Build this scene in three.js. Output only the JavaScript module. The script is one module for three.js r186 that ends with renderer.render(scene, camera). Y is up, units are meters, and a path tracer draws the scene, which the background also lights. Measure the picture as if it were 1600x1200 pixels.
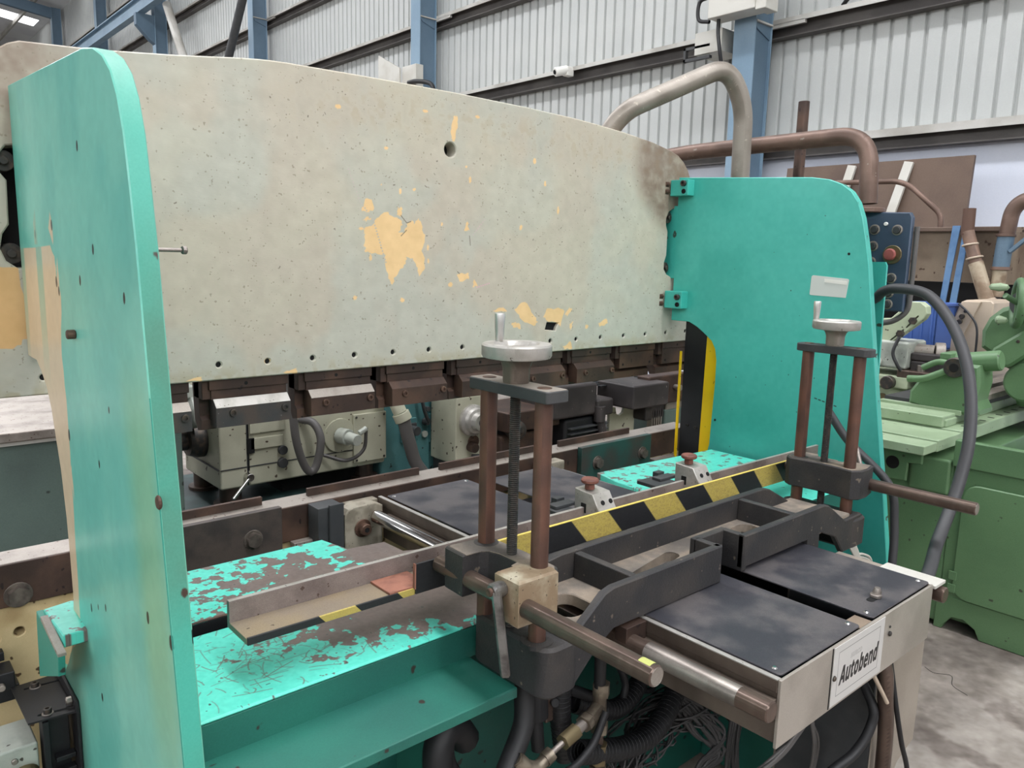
import * as THREE from 'three';
import { RoundedBoxGeometry } from 'three/addons/geometries/RoundedBoxGeometry.js';
import { mergeGeometries, toCreasedNormals } from 'three/addons/utils/BufferGeometryUtils.js';
import { RectAreaLightUniformsLib } from 'three/addons/lights/RectAreaLightUniformsLib.js';

// ------------------------------------------------------------ camera, light, exposure
const H = 1.5;                                   // eye height above the hall floor (all heights below are given from eye level)
const scene = new THREE.Scene();
scene.background = new THREE.Color(0x8f9aa3);
const camera = new THREE.PerspectiveCamera(52.38, 4 / 3, 0.05, 200);
camera.rotation.order = 'YXZ';
camera.rotation.set(-9.28 * Math.PI / 180, -41.33 * Math.PI / 180, 1.42 * Math.PI / 180);
camera.position.set(0, H, 0);
scene.add(camera);
const renderer = new THREE.WebGLRenderer({ antialias: true });
renderer.toneMapping = THREE.LinearToneMapping;
renderer.toneMappingExposure = 1.48;
renderer.shadowMap.enabled = true;
RectAreaLightUniformsLib.init();
const LAMP = 11.0;                                // radiance of the translucent roof strips
const GLOW = 2.2, FILL_BAND = 1.35;  // sheet glow, and radiance of the added wall fill lights

// ------------------------------------------------------------ helpers
let seed = 7;
const rnd = () => { seed = (seed * 1664525 + 1013904223) >>> 0; return seed / 4294967296; };
const used = new Map();
function numbered(n) { const k = used.get(n) || 0; used.set(n, k + 1); return k ? n + '_' + String(k).padStart(3, '0') : n; }
function meta(o, label, category, group, kind) {
  if (label) o.userData.label = label;
  if (category) o.userData.category = category;
  if (group) o.userData.group = group;
  if (kind) o.userData.kind = kind;
  return o;
}
function thing(name, label, category, p, group) {
  const o = new THREE.Group(); o.name = numbered(name); o.position.set(p[0], p[1] + H, p[2]);
  scene.add(o); return meta(o, label, category, group);
}
function struct(name, p = [0, 0, 0]) {
  const o = new THREE.Group(); o.name = name; o.position.set(p[0], p[1] + H, p[2]); o.userData.kind = 'structure'; scene.add(o); return o;
}
function prep(g) {
  let r = g.index ? g.toNonIndexed() : g;
  if (!r.attributes.normal) r.computeVertexNormals();
  if (!g.userData.keepUV) {                     // box-projected uv in metres
    const p = r.attributes.position, n = r.attributes.normal, uv = new Float32Array(p.count * 2);
    for (let i = 0; i < p.count; i += 3) {
      let ax = 0, ay = 0, az = 0;
      for (let k = 0; k < 3; k++) { ax += Math.abs(n.getX(i + k)); ay += Math.abs(n.getY(i + k)); az += Math.abs(n.getZ(i + k)); }
      for (let k = 0; k < 3; k++) {
        const x = p.getX(i + k), y = p.getY(i + k), z = p.getZ(i + k), j = (i + k) * 2;
        if (ay >= ax && ay >= az) { uv[j] = x; uv[j + 1] = z; } else if (ax >= az) { uv[j] = z; uv[j + 1] = y; } else { uv[j] = x; uv[j + 1] = y; }
      }
    }
    r.setAttribute('uv', new THREE.BufferAttribute(uv, 2));
  }
  for (const k of Object.keys(r.attributes)) if (!['position', 'normal', 'uv'].includes(k)) r.deleteAttribute(k);
  r.clearGroups();
  return r;
}
function put(name, geoms, mat, parent = scene, kind) {
  const list = [].concat(geoms).map(prep);
  const g = list.length === 1 ? list[0] : mergeGeometries(list);
  const m = new THREE.Mesh(g, mat); m.castShadow = m.receiveShadow = true;
  if (parent === scene) {
    m.name = numbered(name); g.computeBoundingBox(); const b = g.boundingBox;
    const c = [(b.min.x + b.max.x) / 2, b.min.y, (b.min.z + b.max.z) / 2];
    g.translate(-c[0], -c[1], -c[2]); m.position.set(c[0], c[1] + H, c[2]);
  } else {
    m.name = numbered(name);
    let t = parent; while (t.parent !== scene) t = t.parent;
    g.translate(-t.position.x, H - t.position.y, -t.position.z);
  }
  parent.add(m); if (kind) m.userData.kind = kind;
  return m;
}
const single = (name, label, category, geoms, mat, group) => meta(put(name, geoms, mat), label, category, group);
// boxes given by their limits
function box(x0, x1, y0, y1, z0, z1, r = 0.0015) {
  const w = x1 - x0, h = y1 - y0, d = z1 - z0;
  const q = Math.min(r, w * .45, h * .45, d * .45);
  const g = q > 0 ? new RoundedBoxGeometry(w, h, d, 1, q) : new THREE.BoxGeometry(w, h, d);
  g.translate((x0 + x1) / 2, (y0 + y1) / 2, (z0 + z1) / 2); return g;
}
const V = (a) => new THREE.Vector3(a[0], a[1], a[2]);
function orient(g, a, b) {                        // g built along +y from 0 to 1*len
  const d = V(b).sub(V(a)); const q = new THREE.Quaternion().setFromUnitVectors(new THREE.Vector3(0, 1, 0), d.clone().normalize());
  g.applyQuaternion(q); g.translate(a[0], a[1], a[2]); return g;
}
function rod(a, b, r, seg = 20, r2 = r) { const L = V(a).distanceTo(V(b)); const g = new THREE.CylinderGeometry(r2, r, L, seg); g.translate(0, L / 2, 0); return orient(g, a, b); }
function cham(a, b, r, seg = 24, c = .0015) {     // cylinder with chamfered ends
  const L = V(a).distanceTo(V(b));
  const g = toCreasedNormals(new THREE.LatheGeometry([[0, 0], [r - c, 0], [r, c], [r, L - c], [r - c, L], [0, L]].map((p) => new THREE.Vector2(p[0], p[1])), seg), .6); return orient(g, a, b);
}
function lathe(profile, a, dir = [0, 1, 0], seg = 40) {  // profile: [radius, height along dir]
  const g = toCreasedNormals(new THREE.LatheGeometry(profile.map((p) => new THREE.Vector2(p[0], p[1])), seg), .6);
  return orient(g, a, [a[0] + dir[0], a[1] + dir[1], a[2] + dir[2]]);
}
function tube(pts, r, seg = 10, n = 0, tension = 0.5, closed = false) {
  const c = new THREE.CatmullRomCurve3(pts.map(V), closed, 'catmullrom', tension);
  return new THREE.TubeGeometry(c, n || pts.length * 8, r, seg, closed);
}
function bentPipe(pts, r, bend, seg = 16) {       // straight runs with round bends
  const path = new THREE.CurvePath(); const P = pts.map(V); let cur = P[0];
  for (let i = 1; i < P.length; i++) {
    if (i === P.length - 1) { path.add(new THREE.LineCurve3(cur, P[i])); break; }
    const a = P[i - 1].clone().sub(P[i]).normalize(), b = P[i + 1].clone().sub(P[i]).normalize();
    const k = Math.min(bend, P[i].distanceTo(P[i - 1]) * .48, P[i].distanceTo(P[i + 1]) * .48);
    const s = P[i].clone().addScaledVector(a, k), e = P[i].clone().addScaledVector(b, k);
    path.add(new THREE.LineCurve3(cur, s)); path.add(new THREE.QuadraticBezierCurve3(s, P[i].clone(), e)); cur = e;
  }
  const pp = []; for (const c of path.curves) { const n = c.isLineCurve3 ? 2 : 10; for (let k = 0; k < n; k++) pp.push(c.getPoint(k / n)); } pp.push(P[P.length - 1]);
  const sm = new THREE.CatmullRomCurve3(pp, false, 'centripetal');
  return new THREE.TubeGeometry(sm, pp.length * 3, r, seg);
}
function cap(a, dir, r, seg = 16) { const g = new THREE.CylinderGeometry(r, r, .004, seg); return orient(g, a, [a[0] + dir[0], a[1] + dir[1], a[2] + dir[2]]); }
// extruded outlines: plane 'xy' (depth along z), 'zy' (depth along x), 'xz' (depth along y)
function ext(pts, plane, a, b, holes = [], bevel = 0, crease = .5) {
  const mk = (p, C) => { const s = new C(); p.forEach((q, i) => (i ? s.lineTo(q[0], q[1]) : s.moveTo(q[0], q[1]))); s.closePath(); return s; };
  const s = mk(pts, THREE.Shape); holes.forEach((h) => s.holes.push(mk(h, THREE.Path)));
  let g = new THREE.ExtrudeGeometry(s, { depth: b - a - 2 * bevel, bevelEnabled: bevel > 0, bevelThickness: bevel, bevelSize: bevel, bevelOffset: -bevel, bevelSegments: 1, curveSegments: 12 });
  g = g.index ? g.toNonIndexed() : g;
  const p = g.attributes.position;
  for (let i = 0; i < p.count; i++) {
    const u = p.getX(i), v = p.getY(i), w = p.getZ(i) + a + bevel;
    if (plane === 'xy') p.setXYZ(i, u, v, w); else if (plane === 'zy') p.setXYZ(i, w, v, u); else p.setXYZ(i, u, w, v);
  }
  if (plane !== 'xy') for (let i = 0; i < p.count; i += 3) {
    const x = p.getX(i + 1), y = p.getY(i + 1), z = p.getZ(i + 1);
    p.setXYZ(i + 1, p.getX(i + 2), p.getY(i + 2), p.getZ(i + 2)); p.setXYZ(i + 2, x, y, z);
  }
  g.deleteAttribute('normal'); g.computeVertexNormals(); g.clearGroups();
  return crease ? toCreasedNormals(g, crease) : g;
}
const circ = (x, y, r, n = 16) => Array.from({ length: n }, (_, i) => [x + r * Math.cos(-i / n * 6.28319), y + r * Math.sin(-i / n * 6.28319)]);
const slot = (x0, y0, x1, y1, r, n = 6) => {       // rounded slot between two centres
  const a = Math.atan2(y1 - y0, x1 - x0), o = [];
  for (let i = 0; i <= n; i++) { const t = a + Math.PI / 2 + Math.PI * i / n; o.push([x0 + r * Math.cos(t), y0 + r * Math.sin(t)]); }
  for (let i = 0; i <= n; i++) { const t = a - Math.PI / 2 + Math.PI * i / n; o.push([x1 + r * Math.cos(t), y1 + r * Math.sin(t)]); }
  return o.reverse();
};
const rrect = (x0, x1, y0, y1, r, n = 5) => {
  const o = []; const c = [[x1 - r, y1 - r, 0], [x0 + r, y1 - r, 1], [x0 + r, y0 + r, 2], [x1 - r, y0 + r, 3]];
  for (const [x, y, k] of c) for (let i = 0; i <= n; i++) { const t = (k + i / n) * Math.PI / 2; o.push([x + r * Math.cos(t), y + r * Math.sin(t)]); }
  return o;
};
function planar(g, fu, fv) {                       // uv from world position
  g = g.index ? g.toNonIndexed() : g; const p = g.attributes.position, uv = new Float32Array(p.count * 2);
  for (let i = 0; i < p.count; i++) { const q = [p.getX(i), p.getY(i), p.getZ(i)]; uv[2 * i] = fu(q); uv[2 * i + 1] = fv(q); }
  g.setAttribute('uv', new THREE.BufferAttribute(uv, 2)); g.userData.keepUV = true; return g;
}
const dirOf = { x: [1, 0, 0], z: [0, 0, 1], y: [0, 1, 0] };
function hexBolt(c, dir, r, h, wr = 0) {           // hexagon head standing on point c along dir
  const d = V(dir).normalize(); const at = (k) => [c[0] + d.x * k, c[1] + d.y * k, c[2] + d.z * k];
  const o = []; let k = 0;
  if (wr) { o.push(cham(at(0), at(.003), wr, 20, .0008)); k = .003; }
  const g = new THREE.CylinderGeometry(r * .96, r, h, 6); g.translate(0, h / 2, 0); o.push(orient(g, at(k), at(k + h))); return o;
}
function socketBolt(c, dir, r, h) {                // round head with a hexagon socket
  return [lathe([[0, h * .45], [r * .5, h * .45], [r * .5, h], [r * .9, h], [r, h * .9], [r, 0], [0, 0]].reverse(), c, dir, 18)];
}

// ------------------------------------------------------------ noise and textures
const hash = (x, y, s) => { let h = (x * 374761393 + y * 668265263 + s * 2147483647) | 0; h = Math.imul(h ^ (h >>> 13), 1274126177); return ((h ^ (h >>> 16)) >>> 0) / 4294967296; };
function vn(x, y, per, s) {
  const xi = Math.floor(x), yi = Math.floor(y), fx = x - xi, fy = y - yi, u = fx * fx * (3 - 2 * fx), v = fy * fy * (3 - 2 * fy);
  const w = (a) => ((a % per) + per) % per;
  const a = hash(w(xi), w(yi), s), b = hash(w(xi + 1), w(yi), s), c = hash(w(xi), w(yi + 1), s), d = hash(w(xi + 1), w(yi + 1), s);
  return a + (b - a) * u + (c - a) * v + (a - b - c + d) * u * v;
}
function fbm(u, v, base, oct, s) { let r = 0, a = .5, f = base; for (let i = 0; i < oct; i++) { r += a * vn(u * f, v * f, f, s + i * 17); a *= .5; f *= 2; } return r / (1 - Math.pow(.5, oct)); }
const clamp = (x, a = 0, b = 1) => Math.min(b, Math.max(a, x));
const sm = (a, b, x) => { const t = clamp((x - a) / (b - a)); return t * t * (3 - 2 * t); };
const mix = (a, b, t) => [a[0] + (b[0] - a[0]) * t, a[1] + (b[1] - a[1]) * t, a[2] + (b[2] - a[2]) * t];
function dtex(w, h, fn, tile, srgb = true) {
  const d = new Uint8Array(w * h * 4);
  for (let j = 0; j < h; j++) for (let i = 0; i < w; i++) { const c = fn(i / w, j / h), k = (j * w + i) * 4; d[k] = clamp(c[0], 0, 255); d[k + 1] = clamp(c[1], 0, 255); d[k + 2] = clamp(c[2], 0, 255); d[k + 3] = 255; }
  const t = new THREE.DataTexture(d, w, h, THREE.RGBAFormat); t.magFilter = THREE.LinearFilter; t.minFilter = THREE.LinearMipmapLinearFilter; t.generateMipmaps = true;
  t.wrapS = t.wrapT = THREE.RepeatWrapping; if (tile) t.repeat.set(1 / tile, 1 / tile); if (srgb) t.colorSpace = THREE.SRGBColorSpace; t.needsUpdate = true; return t;
}
function ctex(w, h, draw, post) {
  const c = document.createElement('canvas'); c.width = w; c.height = h; const x = c.getContext('2d'); draw(x, w, h);
  if (post) { const im = x.getImageData(0, 0, w, h), d = im.data; for (let j = 0; j < h; j++) for (let i = 0; i < w; i++) { const k = (j * w + i) * 4, q = post([d[k], d[k + 1], d[k + 2]], i / w, 1 - j / h); d[k] = clamp(q[0], 0, 255); d[k + 1] = clamp(q[1], 0, 255); d[k + 2] = clamp(q[2], 0, 255); } x.putImageData(im, 0, 0); }
  const t = new THREE.CanvasTexture(c); t.colorSpace = THREE.SRGBColorSpace; t.magFilter = THREE.LinearFilter; return t;
}
// worn paint or metal: base colour, mottle colour and amount, chips
function worn({ base, alt, amt = .6, chip, chips = 0, tile = .6, size = 384, s = 1, streak = 0, freq = 4, grain = 6 }) {
  return dtex(size, size, (u, v) => {
    let c = mix(base, alt || base, amt * sm(.3, .75, fbm(u, v, freq, 5, s)));
    if (streak) { const q = (fbm(u, v * .0 + .31, 32, 3, s + 40) - .5) * streak; c = [c[0] + q, c[1] + q, c[2] + q]; }
    const g = (hash(Math.floor(u * size), Math.floor(v * size), s) - .5) * grain; c = [c[0] + g, c[1] + g, c[2] + g];
    if (chip) { const q = fbm(u, v, 24, 3, s + 90), th = 1 - chips * .72; c = mix(c, chip, sm(th, th + .03, q)); }
    return c;
  }, tile);
}
const M = (o) => new THREE.MeshStandardMaterial(o);
const paint = (o, rough = .5, metal = 0, more = {}) => M({ map: worn(o), roughness: rough, metalness: metal, ...more });
const grainBump = (() => dtex(256, 256, (u, v) => { const q = 255 * (.6 * fbm(u, v, 32, 3, 5) + .4 * fbm(u, v, 8, 3, 9)); return [q, q, q]; }, .12, false))();

const TEAL = [62, 178, 155], TEALD = [48, 158, 138];
const mt = {
  teal: paint({ base: [70, 182, 168], alt: [56, 166, 152], chip: [62, 70, 60], chips: .27, tile: .8, s: 3 }, .42),
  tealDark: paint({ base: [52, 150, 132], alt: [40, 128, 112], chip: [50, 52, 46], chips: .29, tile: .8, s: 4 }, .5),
  tealShaded: paint({ base: [40, 112, 97], alt: [34, 94, 84], amt: .9, chip: [50, 40, 34], chips: .25, tile: .7, s: 51 }, .5),  // darker copy of the teal, shade painted into the low bed faces
  tealDeepShade: paint({ base: [22, 92, 80], alt: [18, 76, 68], amt: .9, chip: [24, 30, 28], chips: .3, tile: .7, s: 64 }, .45),  // darkest teal copy, gloom under the gauge put into the tank colour
  cream: paint({ base: [190, 186, 166], alt: [172, 170, 148], chip: [70, 62, 50], chips: .3, tile: .7, s: 5 }, .55),
  creamRust: paint({ base: [206, 186, 142], alt: [160, 134, 92], amt: .9, chip: [84, 62, 40], chips: .33, tile: .5, s: 6 }, .6),
  creamMachine: paint({ base: [196, 194, 172], alt: [166, 164, 142], chip: [70, 58, 46], chips: .31, tile: .6, s: 8 }, .5),
  rust: paint({ base: [92, 70, 58], alt: [64, 50, 44], amt: 1, chip: [40, 32, 30], chips: .3, tile: .35, s: 9 }, .55, .35),
  rustRod: paint({ base: [114, 80, 66], alt: [90, 66, 57], amt: 1, tile: .3, s: 10, streak: 16 }, .45, .3),
  rodBrown: paint({ base: [114, 97, 87], alt: [92, 78, 71], amt: 1, tile: .3, s: 11, streak: 12 }, .34, .6),
  cast: paint({ base: [50, 49, 50], alt: [74, 68, 63], amt: .8, chip: [110, 100, 88], chips: .25, tile: .4, s: 12, grain: 10 }, .62, .15, { bumpMap: grainBump, bumpScale: .0008 }),
  castDust: paint({ base: [150, 136, 120], alt: [96, 90, 84], amt: 1, tile: .3, s: 13, grain: 14 }, .85, 0, { bumpMap: grainBump, bumpScale: .0006 }),
  castCream: paint({ base: [186, 178, 156], alt: [136, 116, 92], amt: 1, chip: [74, 62, 50], chips: .34, tile: .14, s: 14 }, .5),
  steel: paint({ base: [168, 160, 152], alt: [134, 126, 120], amt: 1, tile: .3, s: 15, streak: 12, grain: 14 }, .4, .75),
  steelDull: paint({ base: [164, 155, 146], alt: [130, 121, 113], amt: 1, chip: [90, 70, 60], chips: .3, tile: .25, s: 16, grain: 22 }, .5, .45),
  chrome: M({ color: 0xc9c7c4, roughness: .16, metalness: 1 }),
  alu: paint({ base: [190, 186, 180], alt: [164, 160, 152], amt: 1, chip: [110, 104, 96], chips: .26, tile: .12, s: 17, grain: 20 }, .42, .5),
  aluSheet: paint({ base: [192, 184, 174], alt: [172, 164, 154], amt: 1, tile: .4, s: 18, grain: 10 }, .4, .55),
  black: paint({ base: [24, 25, 28], alt: [36, 36, 38], tile: .4, s: 19 }, .5),
  blackPlate: paint({ base: [50, 50, 56], alt: [96, 91, 90], amt: .8, tile: .62, s: 20, freq: 9, grain: 12, size: 512 }, .5),
  rubber: M({ color: 0x1e1e20, roughness: .55 }),
  hose: M({ color: 0x3b3b3d, roughness: .5 }),
  hoseGrey: M({ color: 0x5d5a58, roughness: .5 }),
  hole: M({ color: 0x080808, roughness: .9 }),
  brass: M({ color: 0x7f7256, roughness: .4, metalness: .7 }),
  fitting: paint({ base: [150, 140, 124], alt: [104, 94, 82], amt: 1, tile: .1, s: 21 }, .4, .6),
  redOxide: paint({ base: [158, 106, 88], alt: [124, 82, 68], amt: 1, tile: .1, s: 22, grain: 26 }, .8),
  darkBolt: paint({ base: [64, 62, 60], alt: [92, 80, 70], amt: 1, tile: .06, s: 23 }, .45, .5),
  rustBolt: paint({ base: [112, 86, 72], alt: [80, 60, 50], amt: 1, tile: .06, s: 24 }, .55, .4),
  green: paint({ base: [98, 130, 92], alt: [84, 114, 80], amt: .8, chip: [60, 66, 50], chips: .24, tile: .9, s: 25 }, .42),
  greenLight: paint({ base: [160, 178, 148], alt: [136, 156, 124], amt: .8, chip: [70, 72, 58], chips: .27, tile: .6, s: 26 }, .45),
  greenPale: paint({ base: [184, 194, 164], alt: [160, 172, 142], amt: .8, chip: [90, 90, 76], chips: .28, tile: .5, s: 27 }, .5),
  greyMachine: paint({ base: [178, 182, 172], alt: [140, 144, 136], amt: 1, chip: [70, 66, 60], chips: .3, tile: .3, s: 28 }, .5),
  turquoise: paint({ base: [92, 142, 142], alt: [70, 116, 118], amt: .9, chip: [46, 54, 52], chips: .3, tile: .7, s: 29 }, .5),
  darkMachine: paint({ base: [74, 68, 66], alt: [50, 46, 46], amt: 1, chip: [150, 146, 138], chips: .22, tile: .5, s: 30 }, .55, .1),
  tealGrey: paint({ base: [98, 116, 108], alt: [82, 96, 90], amt: .9, chip: [44, 52, 46], chips: .25, tile: 1.2, s: 31 }, .55),
  brownSteel: paint({ base: [108, 90, 78], alt: [90, 74, 66], amt: 1, tile: 1.6, s: 32 }, .6, .2),
  hopper: paint({ base: [150, 134, 116], alt: [116, 100, 86], amt: 1, chip: [84, 66, 54], chips: .32, tile: .9, s: 33 }, .6, .2),
  brownPipe: paint({ base: [128, 104, 92], alt: [96, 76, 66], amt: 1, chip: [150, 140, 130], chips: .24, tile: .5, s: 34 }, .45, .3),
  greyPipe: paint({ base: [150, 142, 132], alt: [124, 116, 106], amt: 1, chip: [170, 160, 146], chips: .28, tile: .4, s: 35 }, .38, .3),
  blueCol: paint({ base: [126, 150, 168], alt: [108, 134, 154], amt: .8, tile: 2, s: 36 }, .5),
  blueColDark: paint({ base: [98, 120, 138], alt: [84, 106, 124], amt: .8, tile: 2, s: 37 }, .55),
  girt: paint({ base: [190, 188, 182], alt: [160, 156, 148], amt: 1, tile: 1.5, s: 38 }, .5),
  sheet: paint({ base: [190, 192, 189], alt: [180, 183, 181], amt: .8, tile: 2.4, s: 39, grain: 4 }, .5),
  plaster: paint({ base: [216, 220, 230], alt: [204, 210, 224], amt: 1, tile: 3.2, s: 40, size: 512, grain: 4 }, .85),
  pendantBlue: paint({ base: [62, 78, 98], alt: [52, 66, 84], amt: .8, chip: [90, 90, 90], chips: .2, tile: .3, s: 41 }, .5),
  boxGrey: paint({ base: [200, 198, 190], alt: [184, 180, 170], amt: .8, tile: .8, s: 42 }, .45),
  cabinetGrey: paint({ base: [164, 154, 142], alt: [148, 138, 126], amt: .9, tile: .6, s: 43 }, .5, .15),
  console: paint({ base: [196, 178, 158], alt: [176, 160, 142], amt: .8, tile: .6, s: 44 }, .5),
  crate: M({ color: 0x4463a8, roughness: .45 }),
  strap: paint({ base: [108, 146, 188], alt: [78, 116, 164], amt: 1, tile: .4, s: 45 }, .7),
  yellow: paint({ base: [255, 208, 6], alt: [246, 196, 6], amt: .8, chip: [80, 64, 30], chips: .2, tile: .3, s: 46 }, .5),
  darkGrey: paint({ base: [54, 56, 58], alt: [70, 70, 70], amt: .8, tile: .3, s: 47 }, .55),
  wire: M({ color: 0x3c3b3b, roughness: .55 }),
  clampBrown: paint({ base: [88, 78, 72], alt: [66, 60, 58], amt: 1, tile: .2, s: 52, grain: 14 }, .5, .3),
  clampTeal: paint({ base: [40, 74, 68], alt: [60, 58, 54], amt: 1, tile: .3, s: 53 }, .5),
  clampDark: paint({ base: [62, 62, 62], alt: [80, 70, 64], amt: 1, chip: [120, 116, 116], chips: .24, tile: .2, s: 54, grain: 14 }, .5, .2),
  boltHead: paint({ base: [122, 112, 104], alt: [90, 82, 76], amt: 1, tile: .08, s: 55 }, .4, .5),
  blockGrey: paint({ base: [156, 148, 132], alt: [120, 112, 98], amt: 1, chip: [86, 78, 66], chips: .28, tile: .12, s: 56 }, .6, 0),
  knobRust: paint({ base: [126, 78, 66], alt: [96, 60, 52], amt: 1, tile: .06, s: 57 }, .6),
  channel: paint({ base: [112, 100, 90], alt: [88, 78, 70], amt: 1, tile: .4, s: 58, streak: 8 }, .45, .4),
  roof: paint({ base: [226, 228, 230], alt: [212, 214, 218], amt: 1, tile: 2.4, s: 59 }, .4),
  edgeLeft: paint({ base: [72, 172, 152], alt: [86, 138, 118], amt: .9, chip: [70, 52, 44], chips: .3, tile: .7, s: 60, freq: 3 }, .38),
  edgeRight: paint({ base: [78, 182, 166], alt: [64, 166, 152], amt: .8, chip: [60, 54, 46], chips: .28, tile: .5, s: 61 }, .4),
  barFace: paint({ base: [142, 130, 124], alt: [114, 102, 98], amt: 1, chip: [84, 68, 60], chips: .27, tile: .25, s: 65, grain: 24 }, .55, .25),
  barFlange: paint({ base: [134, 120, 104], alt: [146, 128, 100], amt: .8, chip: [80, 66, 52], chips: .26, tile: .3, s: 66, grain: 18 }, .6, .1),
  tray: paint({ base: [62, 86, 84], alt: [40, 52, 52], amt: 1, tile: .6, s: 67 }, .4),
  lever: paint({ base: [142, 140, 137], alt: [96, 92, 90], amt: 1, tile: .08, s: 69 }, .32, .8),
  chalk: M({ color: 0xb5b96a, roughness: .8 }),
  dustBrown: paint({ base: [126, 112, 100], alt: [98, 86, 76], amt: 1, tile: .06, s: 68, grain: 24 }, .95),
  exhaust: paint({ base: [132, 106, 90], alt: [100, 80, 70], amt: 1, tile: .4, s: 62 }, .6),
  exhaustPale: paint({ base: [176, 162, 140], alt: [130, 110, 90], amt: 1, tile: .25, s: 63 }, .65),
  white: M({ color: 0xe9e7e0, roughness: .5 }),
  handle: M({ color: 0xd0ceca, roughness: .36, metalness: .8 }),
};

// ------------------------------------------------------------ special paintwork (maps in metres over one face)
const jag = (x, pts, amp) => {                     // ragged flake edge
  x.beginPath();
  pts.forEach((p, i) => { const q = pts[(i + 1) % pts.length]; for (let k = 0; k < 4; k++) { const t = k / 4, px = p[0] + (q[0] - p[0]) * t + (rnd() - .5) * amp * (k ? 1 : .3), py = p[1] + (q[1] - p[1]) * t + (rnd() - .5) * amp * (k ? 1 : .3); (i || k) ? x.lineTo(px, py) : x.moveTo(px, py); } });
  x.closePath(); x.fill();
};
const RX0 = .2, RX1 = 2.72, RY0 = -.33, RY1 = .48;
const ramTex = ctex(2046, 658, (x, w, h) => {
  const X = (a) => (a - RX0) / (RX1 - RX0) * w, Y = (b) => (RY1 - b) / (RY1 - RY0) * h, P = (L) => L.map((p) => [X(p[0]), Y(p[1])]);
  x.fillStyle = '#bdb4a3'; x.fillRect(0, 0, w, h);
  x.fillStyle = '#e9c590';
  const flakes = [
    [[1.142, .054], [1.15, .072], [1.171, .078], [1.185, .098], [1.217, .116], [1.234, .106], [1.268, .095], [1.271, .081], [1.255, .055], [1.275, .054], [1.286, .087], [1.304, .097], [1.31, .084], [1.326, .105], [1.34, .08], [1.349, .047], [1.336, .009], [1.35, -.013], [1.35, -.043], [1.329, -.067], [1.318, -.036], [1.306, -.013], [1.284, -.01]],
    [[1.146, .06], [1.284, .06], [1.284, -.01], [1.282, -.029], [1.264, -.045], [1.245, -.068], [1.236, -.09], [1.221, -.073], [1.21, -.022], [1.212, -.004], [1.166, -.002], [1.148, .002], [1.144, .026]],
    [[1.136, .117], [1.147, .147], [1.171, .15], [1.175, .119], [1.153, .111]], [[1.251, .109], [1.253, .13], [1.268, .131], [1.273, .113], [1.26, .106]], [[1.14, .089], [1.153, .1], [1.167, .092], [1.152, .086]],
    [[1.494, .075], [1.506, .103], [1.517, .076]], [[1.469, -.061], [1.514, -.053], [1.517, -.073], [1.48, -.081]], [[1.537, -.069], [1.551, -.097], [1.53, -.097]],
    [[1.448, .406], [1.464, .408], [1.465, .374], [1.453, .333], [1.441, .341], [1.441, .371]],
    [[1.707, -.173], [1.751, -.148], [1.764, -.152], [1.796, -.194], [1.817, -.218], [1.798, -.232], [1.745, -.209]], [[1.615, -.175], [1.655, -.165], [1.678, -.178]],
    [[1.841, -.202], [1.858, -.173], [1.923, -.175], [1.942, -.185], [1.926, -.239], [1.907, -.224], [1.86, -.216]], [[1.945, -.196], [1.965, -.169], [1.98, -.18], [1.957, -.203]],
    [[1.698, -.215], [1.728, -.218], [1.741, -.238], [1.703, -.233]], [[2.12, -.233], [2.162, -.217], [2.171, -.235], [2.126, -.248]], [[1.969, -.231], [1.989, -.222], [1.975, -.254]],
    [[1.938, -.308], [1.977, -.292], [1.989, -.318], [1.954, -.321]], [[.641, -.321], [.684, -.314], [.684, -.327]], [[.895, -.32], [.936, -.308], [.938, -.326]],
  ];
  for (const f of flakes) jag(x, P(f), 6);
  for (const [a, b, r, q] of [[1.445, -.09, .009, .008], [1.515, .228, .005, .011], [1.311, .184, .006, .005], [1.263, .176, .005, .009], [1.27, -.134, .008, .007], [1.114, -.125, .007, .007], [1.164, -.013, .005, .01], [1.135, .066, .009, .005], [1.067, .381, .01, .006], [1.348, .407, .01, .005], [1.54, .416, .01, .005], [1.216, .29, .007, .005], [1.781, .309, .008, .01], [1.831, .24, .006, .01], [1.895, .158, .005, .015], [1.728, .094, .007, .009], [2.058, -.244, .009, .009], [.853, -.285, .01, .006], [1.36, .02, .004, .01], [1.362, -.02, .004, .008], [1.2, .19, .003, .003], [1.41, .09, .004, .006], [1.5, .265, .004, .004]]) {
    jag(x, Array.from({ length: 8 }, (_, i) => [X(a + r * Math.cos(i * .785)), Y(b + q * Math.sin(i * .785))]), 3);
  }
  x.fillStyle = '#d9b27c'; jag(x, P([[.2, -.04], [.312, -.048], [.319, -.132], [.318, -.2], [.289, -.22], [.2, -.205]]), 6);
  // little dark scuffs and scratches
  x.strokeStyle = 'rgba(70,62,52,.75)';
  for (let i = 0; i < 110; i++) { const a = .45 + rnd() * 2.1, b = -.28 + rnd() * .7; x.lineWidth = .7 + rnd() * 1.4; x.beginPath(); x.moveTo(X(a), Y(b)); x.lineTo(X(a + (rnd() - .5) * .016), Y(b + (rnd() - .5) * .012)); x.stroke(); }
  for (const L of [[[1.264, .109], [1.285, .088], [1.3, .093]], [[1.265, .05], [1.285, .068]], [[1.516, .06], [1.52, .03]], [[1.47, -.05], [1.48, -.057]]]) { x.lineWidth = 1.6; x.beginPath(); L.forEach((p, i) => (i ? x.lineTo(X(p[0]), Y(p[1])) : x.moveTo(X(p[0]), Y(p[1])))); x.stroke(); }
  // rows of small pink dots
  x.fillStyle = '#e2a6bd';
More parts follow.
